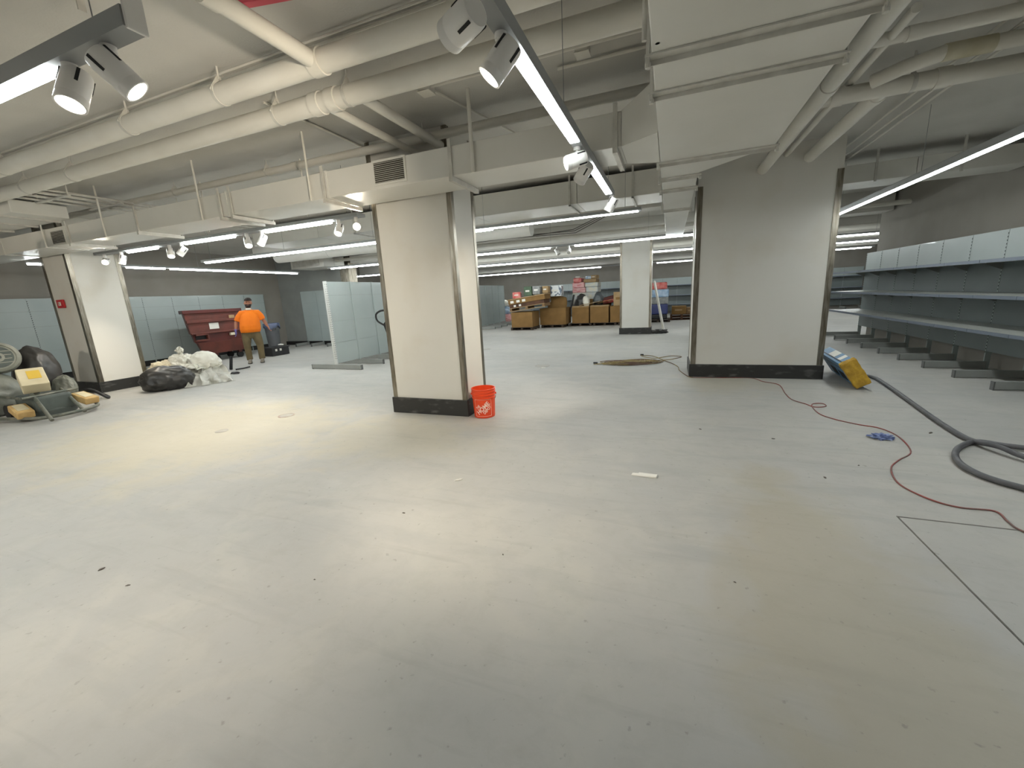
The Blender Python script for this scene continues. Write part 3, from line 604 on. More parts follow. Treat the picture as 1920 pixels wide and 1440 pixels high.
pts += [(-.1,8.9,.02),(.15,9.2,.01),(.28,9.45,.008),(.05,9.55,.008),(-.25,9.2,.012),(-.5,9.35,.02),(-.55,9.6,.01),(-.3,9.5,.01),(-.05,8.9,.008),(.1,8.55,.008),(.19,8.2,.008),(.20,7.9,.008),(.27,7.55,.008),(.34,7.3,.008),(.40,7.245,.006)]
cc_ = thing('cord_coil', (-.7,8.6,0), 'tangled tan extension cord heaped on the floor before the boxes', 'cord')
MB().tube(smooth_path(pts, 4), .0075, 5).build('cord', M_tanc, cc_, smooth='all')
MB().cbox((-1.42,8.5,.02),(.09,.03,.03)).build('plug', M_black, cc_, bevel=.005); MB().cbox((-.55,9.62,.02),(.07,.04,.035)).build('socket', M_black, cc_, bevel=.005)

# ================================================================== blue and yellow machine leaning by the wide column
M_blue = mat('blue_steel', srgb(92,136,172), 0.5, col2=srgb(80,118,150), scale=4)
M_yel = mat('yellow_foam', srgb(206,166,58), 0.85, col2=srgb(164,128,44), scale=9, bump=0.6, bscale=22)
# axis pointing from the yellow end (low, near) up and back to the blue end
bm_ = thing('blue_machine', (2.40,6.75,0), 'long blue metal box with yellow foam end tilted beside the wide column', 'machine')
ax = Vector((.075,.997,.0)).normalized(); sd_ = Vector((.84,-.06,.54)); sd_ = (sd_-ax*sd_.dot(ax)).normalized(); up_ = sd_.cross(ax)
if up_.z < 0: up_ = -up_
MM = Matrix(((sd_.x, ax.x, up_.x, 2.385),(sd_.y, ax.y, up_.y, 6.65),(sd_.z, ax.z, up_.z, .222),(0,0,0,1)))
MB(MM).box(-.082,.082,.13,1.30,-.18,.18).build('machine_case', M_blue, bm_, bevel=.006)
MB(MM).box(-.0835,-.075,.14,1.29,.085,.10).build('seam_strip', M_black, bm_)
for a in (.28,.70): MB(MM).box(-.0845,-.08,a,a+.30,-.13,.0).build('side_opening', M_slot, bm_, bevel=.002)
for a, b in ((.60,.92),(.30,.44)): MB(MM).box(-.03,.075,a,b,.178,.183).build('white_label', M_paper, bm_)
MB(MM).box(-.045,-.035,.14,1.30,.178,.186).build('lid_edge', M_black, bm_)
fo = MB(MM).box(-.092,.092,-.0,.135,-.192,.192).build('yellow_end', M_yel, bm_, bevel=.01)
sm = fo.modifiers.new('sub','SUBSURF'); sm.subdivision_type = 'SIMPLE'; sm.levels = sm.render_levels = 4
tx = bpy.data.textures.new('crumple','CLOUDS'); tx.noise_scale = .06; dm = fo.modifiers.new('crumple','DISPLACE'); dm.texture = tx; dm.strength = .025; dm.texture_coords = 'LOCAL'

# ================================================================== small litter and floor caps
M_cap = mat('floor_cap', srgb(172,168,160), 0.7, col2=srgb(160,154,146), scale=8)
M_rust = mat('rust_ring', srgb(150,122,110), 0.8, col2=srgb(186,176,164), scale=12)
def cap(x, y, r, lab, m=M_cap):
    t = thing('cleanout_disc', (x,y,0), lab, 'cleanout', 'round caps set in the floor')
    MB().lathe([(r,0),(r,.003),(r*.86,.004),(r*.84,.002)], 28, cx=x, cy=y).build('cap_ring', m, t, smooth=True)
    MB().lathe([(r*.80,0),(r*.80,.003)], 28, cx=x, cy=y).build('cap_disc', M_cap, t)
cap(-5.04,4.01,.11,'rusty ringed floor cap left of the middle column', M_rust); cap(-5.30,3.27,.075,'small pale floor cap in front of the rusty one'); cap(-2.49,8.17,.16,'pale floor cap beyond the middle column'); cap(-4.95,10.73,.13,'distant floor cap before the far shelving')
def scrap(name, c, r, seed, m, lab, cat, rot=0, **k):
    o = lump((c[0],c[1],r[2]*.6), r, seed, floor_z=.0, rot=rot, **k).build(name, m, smooth=True); return tag(o, lab, cat)
M_bluf = mat('blue_film', srgb(64,82,138), 0.4, col2=srgb(140,156,196), scale=12, bump=.6, bscale=30)
scrap('blue_plastic_scrap', (1.905,4.6), (.10,.06,.03), 3, M_bluf, 'crumpled blue plastic scrap beside the red cord', 'litter', amp=.5, freq=3, ridge=.5)
wp = thing('paper_wrapper', (-.155,3.245,0), 'folded white wrapper lying on the open floor', 'litter')
MB().hexa([(-.255,3.225,.001),(-.055,3.21,.001),(-.045,3.26,.001),(-.25,3.275,.001)],[(-.25,3.23,.008),(-.06,3.215,.014),(-.05,3.255,.02),(-.245,3.27,.006)]).build('folded_sheet', M_paper, wp, bevel=.002)
MB().hexa([(-.2,3.262,.006),(-.08,3.258,.012),(-.075,3.285,.001),(-.195,3.29,.001)],[(-.2,3.264,.009),(-.08,3.26,.015),(-.075,3.287,.004),(-.195,3.292,.004)]).build('loose_flap', M_paper, wp)
scrap('paper_scrap', (-2.405,7.93), (.06,.035,.01), 5, M_paper, 'small white scrap on the floor beyond the orange bucket', 'litter', amp=.3)
scrap('paper_scrap', (-1.62,2.78), (.035,.008,.006), 6, M_paper, 'tiny white sliver left of the folded wrapper', 'litter', amp=.3, rot=.8)
M_speck = mat('dark_chip', srgb(104,98,92), 0.9)
for i, (x, y, s, lab) in enumerate(((-1.756,2.192,.014,'dark chip on the floor below the white sliver'),(-2.836,1.076,.013,'dark chip at the lower left of the floor'),(-3.186,1.114,.02,'brownish smear of grit at the lower left'),(-.881,1.95,.008,'tiny dark speck in the middle foreground'),(.355,2.08,.008,'tiny dark speck in the right foreground'),(-1.816,1.438,.007,'tiny dark speck between the two lower chips'),(1.477,3.859,.014,'dark chip left of the red cord bend'),(1.16,3.543,.02,'short dark sliver left of the red cord'),(.346,4.542,.018,'dark sliver straight ahead of the wide column'),(.985,4.385,.018,'dark sliver right of the one before the wide column'),(2.379,4.863,.025,'dark sliver between the red cord and the hose'),(1.9,2.2,.016,'dark chip on the separate slab'))):
    scrap('floor_chip', (x,y), (s*.9,s*.4,s*.25), 20+i, M_speck, lab, 'litter', amp=.4, sub=2, rot=i*.7)

# ================================================================== maroon dumpster by the left wall
dp = thing('dumpster', (-13.35,8.4,0), 'maroon steel dumpster with sloping ends by the left wall', 'dumpster')
X1 = -12.9; X0 = -13.6; BK = .36
def tub(z0, z1, ya0, ya1, yb0, yb1, xf0, xf1): return MB().hexa([(X0,ya0+BK,z0),(xf0,ya0,z0),(xf0,ya1,z0),(X0,ya1,z0)],[(X0,yb0+BK,z1),(xf1,yb0,z1),(xf1,yb1,z1),(X0,yb1,z1)])
tub(.86,1.50,7.69,9.27,7.60,9.25,X1,X1).build('upper_body', M_dump, dp)
tub(.60,.88,7.78,9.29,7.72,9.27,X1-.02,X1-.02).build('waist', M_dump2, dp)
tub(.24,.60,7.94,9.33,7.82,9.31,X1-.05,X1+.02).build('lower_body', M_dump, dp)
MB().hexa([(X0-.03,7.55+BK,1.46),(X1+.05,7.55,1.46),(X1+.05,9.30,1.46),(X0-.03,9.30,1.46)],[(X0-.03,7.55+BK,1.56),(X1+.05,7.55,1.56),(X1+.05,9.30,1.56),(X0-.03,9.30,1.56)]).build('top_rim', M_dump2, dp, bevel=.01)
MB().box(X1-.01,X1+.05,7.62,9.27,1.19,1.27).build('side_rib', M_dump, dp, bevel=.008)
MB().box(X1-.01,X1+.05,7.68,9.29,.86,.905).build('side_rib', M_dump, dp, bevel=.008)
po = MB().box(X1-.06,X1+.07,7.78,8.12,.66,.70).box(X1-.06,X1+.07,7.78,8.12,.82,.86).box(X1-.06,X1+.07,8.10,8.14,.66,.86).build('fork_pocket', M_dump, dp)
MB().box(X1-.05,X1+.0,7.80,8.09,.70,.82).build('pocket_hollow', M_slot, po)
MB().box(X1+.001,X1+.006,8.24,8.52,.98,1.16).build('paper_notice', M_paper, dp)
MB().box(X1+.05,X1+.055,8.85,9.02,1.27,1.36).build('worn_label', M_card2, dp)
MB().box(X1-.02,X1+.06,8.80,8.94,.74,.82).build('latch', M_cream, dp, bevel=.01)
for x in (X0+.12, X1-.12):
    for y in (8.35, 9.1):
        w = MB().cyl((x-.03,y,.1),(x+.03,y,.1),.10,16).build('caster', M_rubber, dp, smooth=True)
        MB().box(x-.045,x+.045,y-.05,y+.05,.17,.25).build('caster_fork', M_dump2, w)
# grey trash can with blue liner, and black crate
tc_ = thing('trash_can', (-12.78,10.2,0), 'grey trash can with blue liner behind the man', 'trash can')
TX, TY = -12.78, 10.2
MB().lathe([(.17,0),(.18,.02),(.225,.93),(.245,.935),(.245,.98),(.23,.985),(.22,.98),(.17,.03)], 28, cx=TX, cy=TY).build('can_body', M_can, tc_, smooth=True)
lm = MB(); vs = []
for k in range(40):
    a = 2*math.pi*k/40; c, s_ = math.cos(a), math.sin(a); zb = .84+.05*math.sin(3*a+1)+.02*math.sin(9*a)
    vs += [(TX+.252*c,TY+.252*s_,zb),(TX+.257*c,TY+.257*s_,.99),(TX+.22*c,TY+.22*s_,1.0),(TX+.20*c,TY+.20*s_,.6)]
lm.add(vs, [(4*k+j, 4*((k+1)%40)+j, 4*((k+1)%40)+j+1, 4*k+j+1) for k in range(40) for j in range(3)])
lm.build('bag_liner', M_liner, tc_, smooth='all')
for e in (-1,1): MB().box(TX+e*.24-.02,TX+e*.24+.02,TY-.06,TY+.06,.78,.82).build('can_handle', M_can, tc_, bevel=.008)
cr = thing('black_crate', (-11.85,9.5,0), 'low black plastic crate on the floor behind the man', 'crate')
MB().box(-12.03,-11.68,9.18,9.82,0,.26).build('crate_body', M_black, cr, bevel=.02); MB().box(-12.05,-11.66,9.16,9.84,.24,.285).build('crate_rim', M_black, cr, bevel=.01)
for y in (9.34,9.5): MB().box(-11.68,-11.674,y-.035,y+.035,.15,.22).build('crate_sticker', M_paper, cr)
tag(lump((-11.85,9.68,.315),(.10,.06,.03),9,.3).build('rag', M_paper, smooth=True), 'white rag on the black crate', 'rag')

# ================================================================== plastic heap before the left column
tag(lump((-9.46,5.00,.21),(.45,.30,.30),11,.16,1.3,5,.0,.10,rot=math.radians(50)).build('trash_bag', M_bbag, smooth=True), 'stuffed black trash bag lying at the foot of the left column', 'trash bag')
kb = thing('knotted_bag', (-10.0,5.7,0), 'white plastic bag with a knotted tuft on the heap', 'trash bag')
lump((-10.02,5.68,.36),(.30,.26,.28),14,.16,1.6,5,.0,.16).build('bag_bulk', M_bag, kb, smooth=True)
lump((-10.0,5.66,.70),(.085,.075,.095),15,.4,3,3,None,.5).build('knot_tuft', M_bag, kb, smooth=True)
MB().cyl((-10.0,5.67,.58),(-10.0,5.66,.66),.05,10,.03).build('neck', M_bag, kb, smooth=True)
tag(lump((-10.22,5.42,.28),(.34,.20,.24),17,.22,1.9,5,.0,.25,rot=.5).build('cream_bag', M_cream, smooth=True), 'crumpled cream plastic bag at the column side of the heap', 'trash bag')
tag(lump((-9.68,5.92,.36),(.36,.30,.30),19,.10,1.3,5,.0,.10).build('white_bag', M_bag, smooth=True), 'rounded white plastic bag at the back of the heap', 'trash bag')
# draped clear sheet: a wavy thick surface running down to the floor
def sheet(name, corners, nu, nv, seed, amp, m, lab, cat, zmin=.003, thick=.004, fold=.5):
    mb = MB(); vs = []; a, b, c, d = [Vector(q) for q in corners]
    for i in range(nu+1):
        for j in range(nv+1):
            u, v = i/nu, j/nv; p = (a*(1-u)+b*u)*(1-v)+(d*(1-u)+c*u)*v
            q = Vector((u*3.2, v*2.6, seed)); n = noise.noise(q*1.3)*.8+.45*abs(noise.noise(q*3.1))-.2+fold*math.sin(u*22+4*noise.noise(q*1.1))*(.25+v*.5)
            edge = min(1, 6*min(v,1-v)+.5)
            p = p+Vector((.35*n*amp, -.3*n*amp, n*amp*edge)); p.x += .10*noise.noise(q*2+Vector((9,0,0))); p.y += .10*noise.noise(q*2+Vector((0,9,0)))
            p.z = max(p.z, zmin+.01*abs(noise.noise(q*4))); vs.append(p)
    mb.add(vs, [(i*(nv+1)+j, (i+1)*(nv+1)+j, (i+1)*(nv+1)+j+1, i*(nv+1)+j+1) for i in range(nu) for j in range(nv)])
    o = mb.build(name, m, smooth='all'); s_ = o.modifiers.new('thick','SOLIDIFY'); s_.thickness = thick
    return tag(o, lab, cat)
sheet('plastic_sheet', ((-9.80,5.66,.50),(-9.52,6.1,.44),(-8.78,5.92,.0),(-9.12,5.12,.0)), 60, 44, 2.0, .10, M_film, 'translucent plastic sheeting spilling right from the heap', 'plastic sheet')
sheet('plastic_sheet', ((-10.05,5.45,.46),(-9.6,6.05,.56),(-9.25,6.0,.30),(-9.40,5.45,.33)), 36, 40, 7.0, .10, M_bag, 'white plastic film draped across the top of the heap', 'plastic sheet')
jk = thing('broken_bracket', (-10.2,6.95,0), 'black broken plastic bracket on the floor right of the heap', 'debris')
MB().bar((-10.40,6.95,.02),(-10.36,6.99,.36),.06,.05).build('upright_piece', M_black, jk, bevel=.01)
lump((-10.52,6.78,.09),(.17,.10,.10),31,.3,2.4,3,.0,.2).build('base_piece', M_black, jk, smooth=True)
MB().tube([(-10.30,7.0,.02),(-10.18,7.12,.03),(-10.10,7.25,.05)], .018, 8).build('curved_piece', M_black, jk, smooth=True)
scrap('black_scrap', (-9.75,6.6), (.12,.07,.03), 33, M_black, 'flat dark scrap at the right tip of the plastic sheet', 'debris', amp=.4)

# ================================================================== floor grinder at the left edge
M_gframe = mat('grinder_frame', srgb(82,88,80), 0.5, 0.3, col2=srgb(128,126,114), scale=7)
M_gbody = mat('grinder_body', srgb(88,96,92), 0.5, 0.2, col2=srgb(70,76,74), scale=5)
M_creamb = mat('cream_case', srgb(214,202,170), 0.55, col2=srgb(196,184,152), scale=4)
M_tanb = mat('tan_weight', srgb(206,176,120), 0.7, col2=srgb(180,146,92), scale=6)
gr = thing('floor_grinder', (-9.25,3.15,0), 'dusty floor grinder with cream case and tan weights at the left edge', 'machine')
MB().box(-9.62,-9.0,2.98,3.42,.10,.36).build('motor_housing', M_gbody, gr, bevel=.04, seg=3)
MB().lathe([(.30,.02),(.33,.04),(.33,.12),(.28,.16)], 32, cx=-9.3, cy=3.2).build('grinding_head', M_gbody, gr, smooth=True)
MB().tube([(-9.13,3.02,.40),(-9.05,3.01,.36),(-8.54,2.95,.04)], .024, 10).build('frame_bar', M_gframe, gr, smooth=True)
MB().tube([(-9.21,3.38,.40),(-9.13,3.38,.36),(-8.72,3.40,.04)], .024, 10).build('frame_bar', M_gframe, gr, smooth=True)
MB().tube(smooth_path([(-9.55,2.72,.07),(-9.15,2.80,.07),(-8.80,2.90,.07),(-8.68,3.10,.07),(-8.72,3.40,.07),(-8.85,3.62,.08),(-9.15,3.72,.09)]), .026, 10).build('bumper_tube', M_gframe, gr, smooth='all')
MB().tube([(-9.0,2.86,.37),(-9.16,3.55,.37)], .02, 8).build('cross_bar', M_gframe, gr, smooth=True)
MB().tube([(-9.75,2.9,.36),(-9.0,2.86,.37)], .02, 8).build('side_bar', M_gframe, gr, smooth=True)
CM = Matrix.Translation((-9.24,3.12,.60)) @ Matrix.Rotation(math.radians(-14),4,'Z') @ Matrix.Rotation(math.radians(38),4,'Y')
cs = MB(CM).box(-.19,.19,-.145,.145,-.10,.085).build('control_case', M_creamb, gr, bevel=.012)
MB(CM).box(-.12,.06,-.05,.09,.0855,.089).build('yellow_label', mat('yellow_label', srgb(214,178,70), .6), cs)
MB().cyl((-9.32,3.13,.3),(-9.30,3.13,.55),.05,12).build('case_post', M_gframe, gr, smooth=True)
for c, rz in (((-9.14,2.87,.17),-.1),((-9.02,3.56,.21),.15)):
    WM = Matrix.Translation(c) @ Matrix.Rotation(rz,4,'Z') @ Matrix.Rotation(math.radians(16),4,'Y')
    w = MB(WM).box(-.17,.17,-.095,.095,-.055,.055).build('weight_block', M_tanb, gr, bevel=.015); MB(WM).box(-.13,.10,-.06,.06,.055,.062).build('weight_cover', M_creamb, w, bevel=.002)
for y in (2.95,3.45): MB().cyl((-9.75,y-.04,.11),(-9.75,y+.04,.11),.11,18).build('wheel', M_rubber, gr, smooth=True)
tag(MB().tube(smooth_path([(-10.9,4.20,.03),(-10.45,4.16,.16),(-10.1,4.12,.17),(-9.84,4.12,.10),(-9.76,4.16,.036),(-9.86,4.22,.036),(-10.02,4.20,.08),(-10.2,4.18,.14)]), .03, 8, flat=.7).build('strap', M_black, smooth='all'), 'black strap looped on the floor before the left column', 'strap')
tag(MB().box(-10.55,-9.95,3.98,4.08,.0,.09).build('timber', M_card2, bevel=.006), 'pale timber offcut lying beside the black strap', 'timber')
M_dust = mat('dusty_film', srgb(112,114,104), 0.42, col2=srgb(92,95,88), scale=4, bump=.5, bscale=12)
tag(lump((-10.35,3.0,.32),(.36,.40,.38),41,.12,1.2,5,.0,.06).build('dust_bag', M_dust, smooth=True), 'dusty grey plastic bag at the left edge behind the grinder', 'trash bag')
dr_ = thing('wrapped_drum', (-10.4,3.16,.70), 'round film-wrapped drum on the dusty bag at the left edge', 'drum')
DM = Matrix.Translation((-10.32,3.17,.93)) @ Vector((.93,-.30,.16)).normalized().to_track_quat('Z','Y').to_matrix().to_4x4()
M_rim = mat('dull_film', srgb(150,150,138), .4, col2=srgb(122,124,114), scale=6, bump=.3, bscale=9)
MB(DM).lathe([(.20,-.20),(.245,-.16),(.255,.0),(.25,.10),(.235,.14),(.205,.15),(.19,.13)], 36).build('drum_rim', M_rim, dr_, smooth=True)
MB(DM).lathe([(.19,.128),(.13,.136),(.06,.128),(.01,.134)], 30).build('drum_face', M_gbody, dr_, smooth=True)
for k in range(4): MB(DM).bar((-.15,-.10+.065*k,.140),(.15,-.09+.06*k,.140),.012,.006,up=(0,0,1)).build('film_crease', M_rim, dr_)
tag(lump((-10.78,3.72,.50),(.34,.31,.58),47,.10,1.1,5,.0,.06).build('trash_bag', M_bbag, smooth=True), 'tall black trash bag behind the grinder', 'trash bag')
tag(lump((-10.25,3.82,.24),(.30,.14,.28),49,.14,1.3,5,.0,.08).build('dust_bag', M_dust, smooth=True), 'small dusty bag between grinder and left column', 'trash bag')
# ================================================================== pallet jack half hidden behind the middle column
M_yj = mat('yellow_jack_paint', srgb(206,160,48), .5)
pj = thing('pallet_jack', (-4.45,6.15,0), 'yellow pallet jack with black loop handle half hidden by the middle column', 'pallet jack')
MB().tube([(-4.50,6.12,.22),(-4.66,6.03,.80),(-4.74,6.0,1.12)], .019, 10).build('handle_pole', M_black, pj, smooth=True)
MB().tube(smooth_path([(-4.74,6.0,1.10),(-4.85,5.97,1.18),(-4.86,5.96,1.29),(-4.78,5.98,1.35),(-4.68,6.0,1.36)]), .017, 8).build('loop_handle', M_black, pj, smooth='all')
MB().tube([(-4.74,6.0,1.12),(-4.66,6.02,1.20)], .013, 8).build('release_lever', M_black, pj, smooth=True)
MB().box(-4.62,-4.30,5.98,6.32,.05,.20).build('pump_body', M_yj, pj, bevel=.02); MB().cyl((-4.48,6.14,.20),(-4.48,6.14,.34),.045,14).build('pump_cylinder', M_yj, pj, smooth=True)
for y in (5.92,6.30): MB().box(-4.30,-3.15,y-.0,y+.14,.05,.11).build('fork', M_yj, pj, bevel=.01)
for y in (6.08,6.22): MB().cyl((-4.66,y-.025,.075),(-4.66,y+.025,.075),.075,16).build('steer_wheel', M_rubber, pj, smooth=True)

# ================================================================== heap of boxes and goods at the back
M_pallet_shade = mat('shaded_pallet_wood', srgb(66,54,42), .9, col2=srgb(50,40,32), scale=5)  # wood colour darkened to stand in for shadow under the boxes
def make_pallet(label, group, m=M_pallet_shade):
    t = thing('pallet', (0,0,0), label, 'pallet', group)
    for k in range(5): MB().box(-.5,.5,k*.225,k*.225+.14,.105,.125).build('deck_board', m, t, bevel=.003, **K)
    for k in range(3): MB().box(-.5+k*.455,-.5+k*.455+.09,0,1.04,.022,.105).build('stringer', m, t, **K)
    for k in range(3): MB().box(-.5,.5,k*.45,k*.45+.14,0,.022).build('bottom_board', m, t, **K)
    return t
pal0 = make_pallet('shade-darkened wooden pallet under the leftmost big box', 'pallets under the big boxes')
pl = [(-5.93,16.62,'shade-darkened wooden pallet under the leftmost big box'),(-4.84,17.62,'shade-darkened wooden pallet under the second big box'),(-3.70,18.14,'shade-darkened wooden pallet under the third big box'),(-2.62,18.14,'shade-darkened wooden pallet under the fourth big box'),(-1.55,18.14,'shade-darkened wooden pallet under the box behind the distant column')]
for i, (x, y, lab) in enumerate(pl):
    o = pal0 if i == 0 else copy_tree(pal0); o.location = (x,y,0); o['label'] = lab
def big_box(x0, x1, y0, d, h, lab, flaps=True, tilt=.4):
    t = thing('cardboard_box', ((x0+x1)/2,y0,.126), lab, 'box', 'big open cardboard boxes')
    z0, z1, w = .126, .126+h, .014; y1 = y0+d
    for a in ((x0,x1,y0,y0+w),(x0,x1,y1-w,y1),(x0,x0+w,y0+w,y1-w),(x1-w,x1,y0+w,y1-w)): MB().box(*a,z0,z1).build('side_panel', M_card, t)
    MB().box(x0+w,x1-w,y0+w,y1-w,z0,z0+.01).build('bottom_panel', M_card, t)
    if flaps:
        MB().hexa([(x0,y1-w,z1),(x1,y1-w,z1),(x1,y1,z1),(x0,y1,z1)],[(x0,y1+.18,z1+.32),(x1,y1+.18,z1+.32),(x1,y1+.194,z1+.32),(x0,y1+.194,z1+.32)]).build('flap', M_card, t)
        MB().hexa([(x0-.001,y0,z1),(x1,y0,z1),(x1,y0+w,z1),(x0,y0+w,z1)],[(x0,y0+.3*tilt,z1+.06),(x1,y0+.3*tilt,z1+.06),(x1,y0+.3*tilt+w,z1+.06),(x0,y0+.3*tilt+w,z1+.06)]).build('flap', M_card2, t)
    return t
big_box(-6.41,-5.45,16.68,1.0,.64,'leftmost big brown cardboard box carrying the tilted trays', flaps=False)
big_box(-5.42,-4.23,17.68,1.0,.73,'second big brown cardboard box with a bulging cardboard sheet', flaps=False)
big_box(-4.07,-3.32,18.2,.95,.70,'third big brown cardboard box below the white bag')
big_box(-3.26,-2.46,18.2,.95,.70,'fourth big brown cardboard box with flattened cardboard on top')
big_box(-2.39,-1.35,18.2,.95,.70,'big brown cardboard box partly behind the distant column', flaps=False)
# tilted trays on a pallet across the first box
TM = Matrix.Translation((-6.50,16.75,.79)) @ Matrix.Rotation(math.radians(-6.5),4,'Y')
tp = thing('tilted_pallet', (-6.62,16.75,.79), 'tilted wooden pallet resting on the leftmost big box', 'pallet')
for z in (0.0,.125): MB(TM).box(0,1.62,-.02,.08,z,z+.02).build('face_board', M_card2, tp)
for x in (.02,.75,1.5): MB(TM).box(x,x+.1,0,.95,.02,.125).build('stringer', M_wood, tp)
for k in range(4): MB(TM).box(0,1.62,.12+.22*k,.26+.22*k,.125,.145).build('deck_board', M_wood, tp)
tr = thing('tray_stack', (-6.62,16.75,.95), 'stack of brown cardboard trays with white labels on the tilted pallet', 'trays')
MB(TM).box(.02,1.6,.02,.9,.15,.30).build('lower_tray', M_dwood, tr, bevel=.005)
up_t = MB(TM).box(0,1.66,0,.92,.305,.50).build('upper_tray', M_card, tr, bevel=.005)
for x in (.10,.38,.64): MB(TM).box(x,x+.15,-.004,0,.35,.45).build('white_label', M_paper, up_t)
for x in (.22,.46): MB(TM).box(x,x+.1,.016,.02,.18,.26).build('white_label', M_paper, up_t)
MB(TM).box(-.03,1.70,-.03,.95,.50,.53).build('pale_lid', M_card2, tr)
M_redp = mat('red_wrapped_goods', srgb(196,70,66), .4, col2=srgb(216,140,130), scale=6, bump=.4, bscale=12)
M_grn = mat('green_carton', srgb(66,88,66), .6, col2=srgb(86,104,80), scale=4)
M_greyw = mat('grey_wrapped_goods', srgb(150,150,146), .4, col2=srgb(120,122,122), scale=7, bump=.4, bscale=12)
M_pinkw = mat('pink_wrapped_goods', srgb(206,120,122), .35, col2=srgb(226,190,186), scale=7, stretch=(1,1,5), bump=.4, bscale=12)
M_pale = mat('pale_wrapped_goods', srgb(214,208,186), .4, col2=srgb(190,196,200), scale=6, bump=.4, bscale=12)
M_bw = mat('blue_wrapped_goods', srgb(128,158,190), .35, col2=srgb(184,200,216), scale=5, bump=.4, bscale=12)
M_navy = mat('navy_wrapped_goods', srgb(52,60,108), .4, bump=.4, bscale=12)
M_print2 = mat('printed_pack', srgb(220,222,222), .35, col2=srgb(96,108,122), scale=7, lo=.5, hi=.58, detail=1)
def pack(c, d, m, lab, cat, rz=0, tilt=0, bevel=.03, flap=None):
    t = thing('wrapped_pack', (c[0],c[1],c[2]), lab, cat)
    Mx = Matrix.Translation((c[0],c[1],c[2]+d[2]/2)) @ Matrix.Rotation(rz,4,'Z') @ Matrix.Rotation(tilt,4,'Y')
    MB(Mx).cbox((0,0,0),d).build('pack_body', m, t, bevel=bevel, seg=3)
    MB(Mx).box(-d[0]*.28,d[0]*.22,-d[1]/2-.004,-d[1]/2+.001,-d[2]*.06,d[2]*.12).build('print_band', flap or M_paper, t)
    return t
ZT = lambda x: .79+.53+(x+6.50)*math.tan(math.radians(6.5))+.012
pack((-6.28,17.2,ZT(-6.28)),(.36,.4,.27),M_redp,'small red wrapped pack on the tray stack','pack',.2)
pack((-5.72,17.2,ZT(-5.6)),(.36,.4,.40),M_grn,'dark green carton on the tray stack','carton')
pack((-5.34,17.2,ZT(-5.2)),(.34,.4,.36),M_greyw,'grey wrapped pack right of the green carton','pack')
pack((-5.0,17.4,1.52),(.26,.4,.30),M_card2,'tan carton behind the printed roll pack','carton')
tag(lump((-5.08,18.25,1.18),(.17,.2,.20),56,.12,1.4,4,None,.06).build('grey_bag', M_greyw, smooth=True), 'grey plastic bag wedged under the printed roll pack', 'trash bag')
pack((-4.70,17.95,1.36),(.56,.5,.46),M_print2,'white printed roll pack beside the red shrink-wrapped stack','pack',.05)
# red and white shrink-wrapped stack
ws = thing('wrapped_stack', (-3.75,19.9,0), 'tall shrink-wrapped stack of red and white goods above the boxes', 'stack')
b_ = make_pallet('wooden pallet under the tall shrink-wrapped stack', 'pallets at the back'); b_.location = (-3.75,19.5,0)
for z0, z1, xa, xb, m in ((.126,.5,-4.35,-3.15,M_card),(.5,.95,-4.35,-3.15,M_greyw),(.95,1.45,-4.34,-3.16,M_pale),(1.45,1.68,-4.33,-3.7,M_pinkw),(1.45,1.70,-3.69,-3.12,M_pale),(1.68,1.93,-4.33,-3.75,M_pinkw),(1.70,1.90,-3.73,-3.12,M_pale),(1.93,2.14,-4.28,-3.9,M_redp),(1.90,2.06,-3.8,-3.2,M_card2)):
    MB().box(xa,xb,19.55,20.45,z0,z1).build('goods_layer', m, ws, bevel=.04, seg=3)
MB().lathe([(.10,2.14),(.12,2.16),(.12,2.20),(.10,2.22)],16,cx=-4.12,cy=19.8).build('white_cap', M_paper, ws, smooth=True)
pack((-3.62,19.9,2.06),(.24,.3,.14),M_bw,'blue pack on top of the shrink-wrapped stack','pack',.4)
pack((-3.32,19.9,2.06),(.30,.3,.17),M_card2,'cream carton on top of the shrink-wrapped stack','carton',-.3)
pack((-3.02,19.7,1.95),(.22,.3,.30),M_dump,'dark red pack at the right of the shrink-wrapped stack','pack') if False else None
# sheets and bags in the boxes
cs_ = thing('cardboard_sheet', (-4.85,18.1,.8), 'bulging cardboard sheet standing in the second big box', 'cardboard')
mb = MB(); vs = []
for i in range(13):
    for j in range(7):
        u, v = i/12, j/6; vs.append((-5.20+.88*u+.06*math.sin(3*v), 17.98-.16*math.sin(math.pi*u)*(.5+v*.6)+.25*v, .70+.62*v*(1-.10*(2*u-1)**2)+.05*math.sin(2.5*u)*v))
mb.add(vs, [(i*7+j,(i+1)*7+j,(i+1)*7+j+1,i*7+j+1) for i in range(12) for j in range(6)])
o = mb.build('bent_sheet', M_card, cs_, smooth='all'); s_ = o.modifiers.new('thick','SOLIDIFY'); s_.thickness = .012
tag(lump((-3.74,18.72,.98),(.30,.34,.45),61,.12,1.5,4,None,.1).build('trash_bag', M_bbag, smooth=True), 'black trash bag bulging from the third big box', 'trash bag')
tag(lump((-3.46,18.40,1.06),(.17,.15,.26),63,.15,1.6,4,None,.14).build('white_bag', M_bag, smooth=True), 'white crumpled bag in the third big box', 'trash bag')
tag(lump((-2.98,18.8,1.10),(.24,.26,.36),65,.15,1.6,4,None,.12).build('grey_bag', mat('dark_grey_film', srgb(84,90,92), .4, bump=.4, bscale=9), smooth=True), 'dark grey bag between the third and fourth big boxes', 'trash bag')
tag(MB().bar((-4.18,18.5,.78),(-4.06,18.62,1.38),.09,.05).build('dark_board', M_black, bevel=.006), 'dark board standing up at the left of the black bag', 'board')
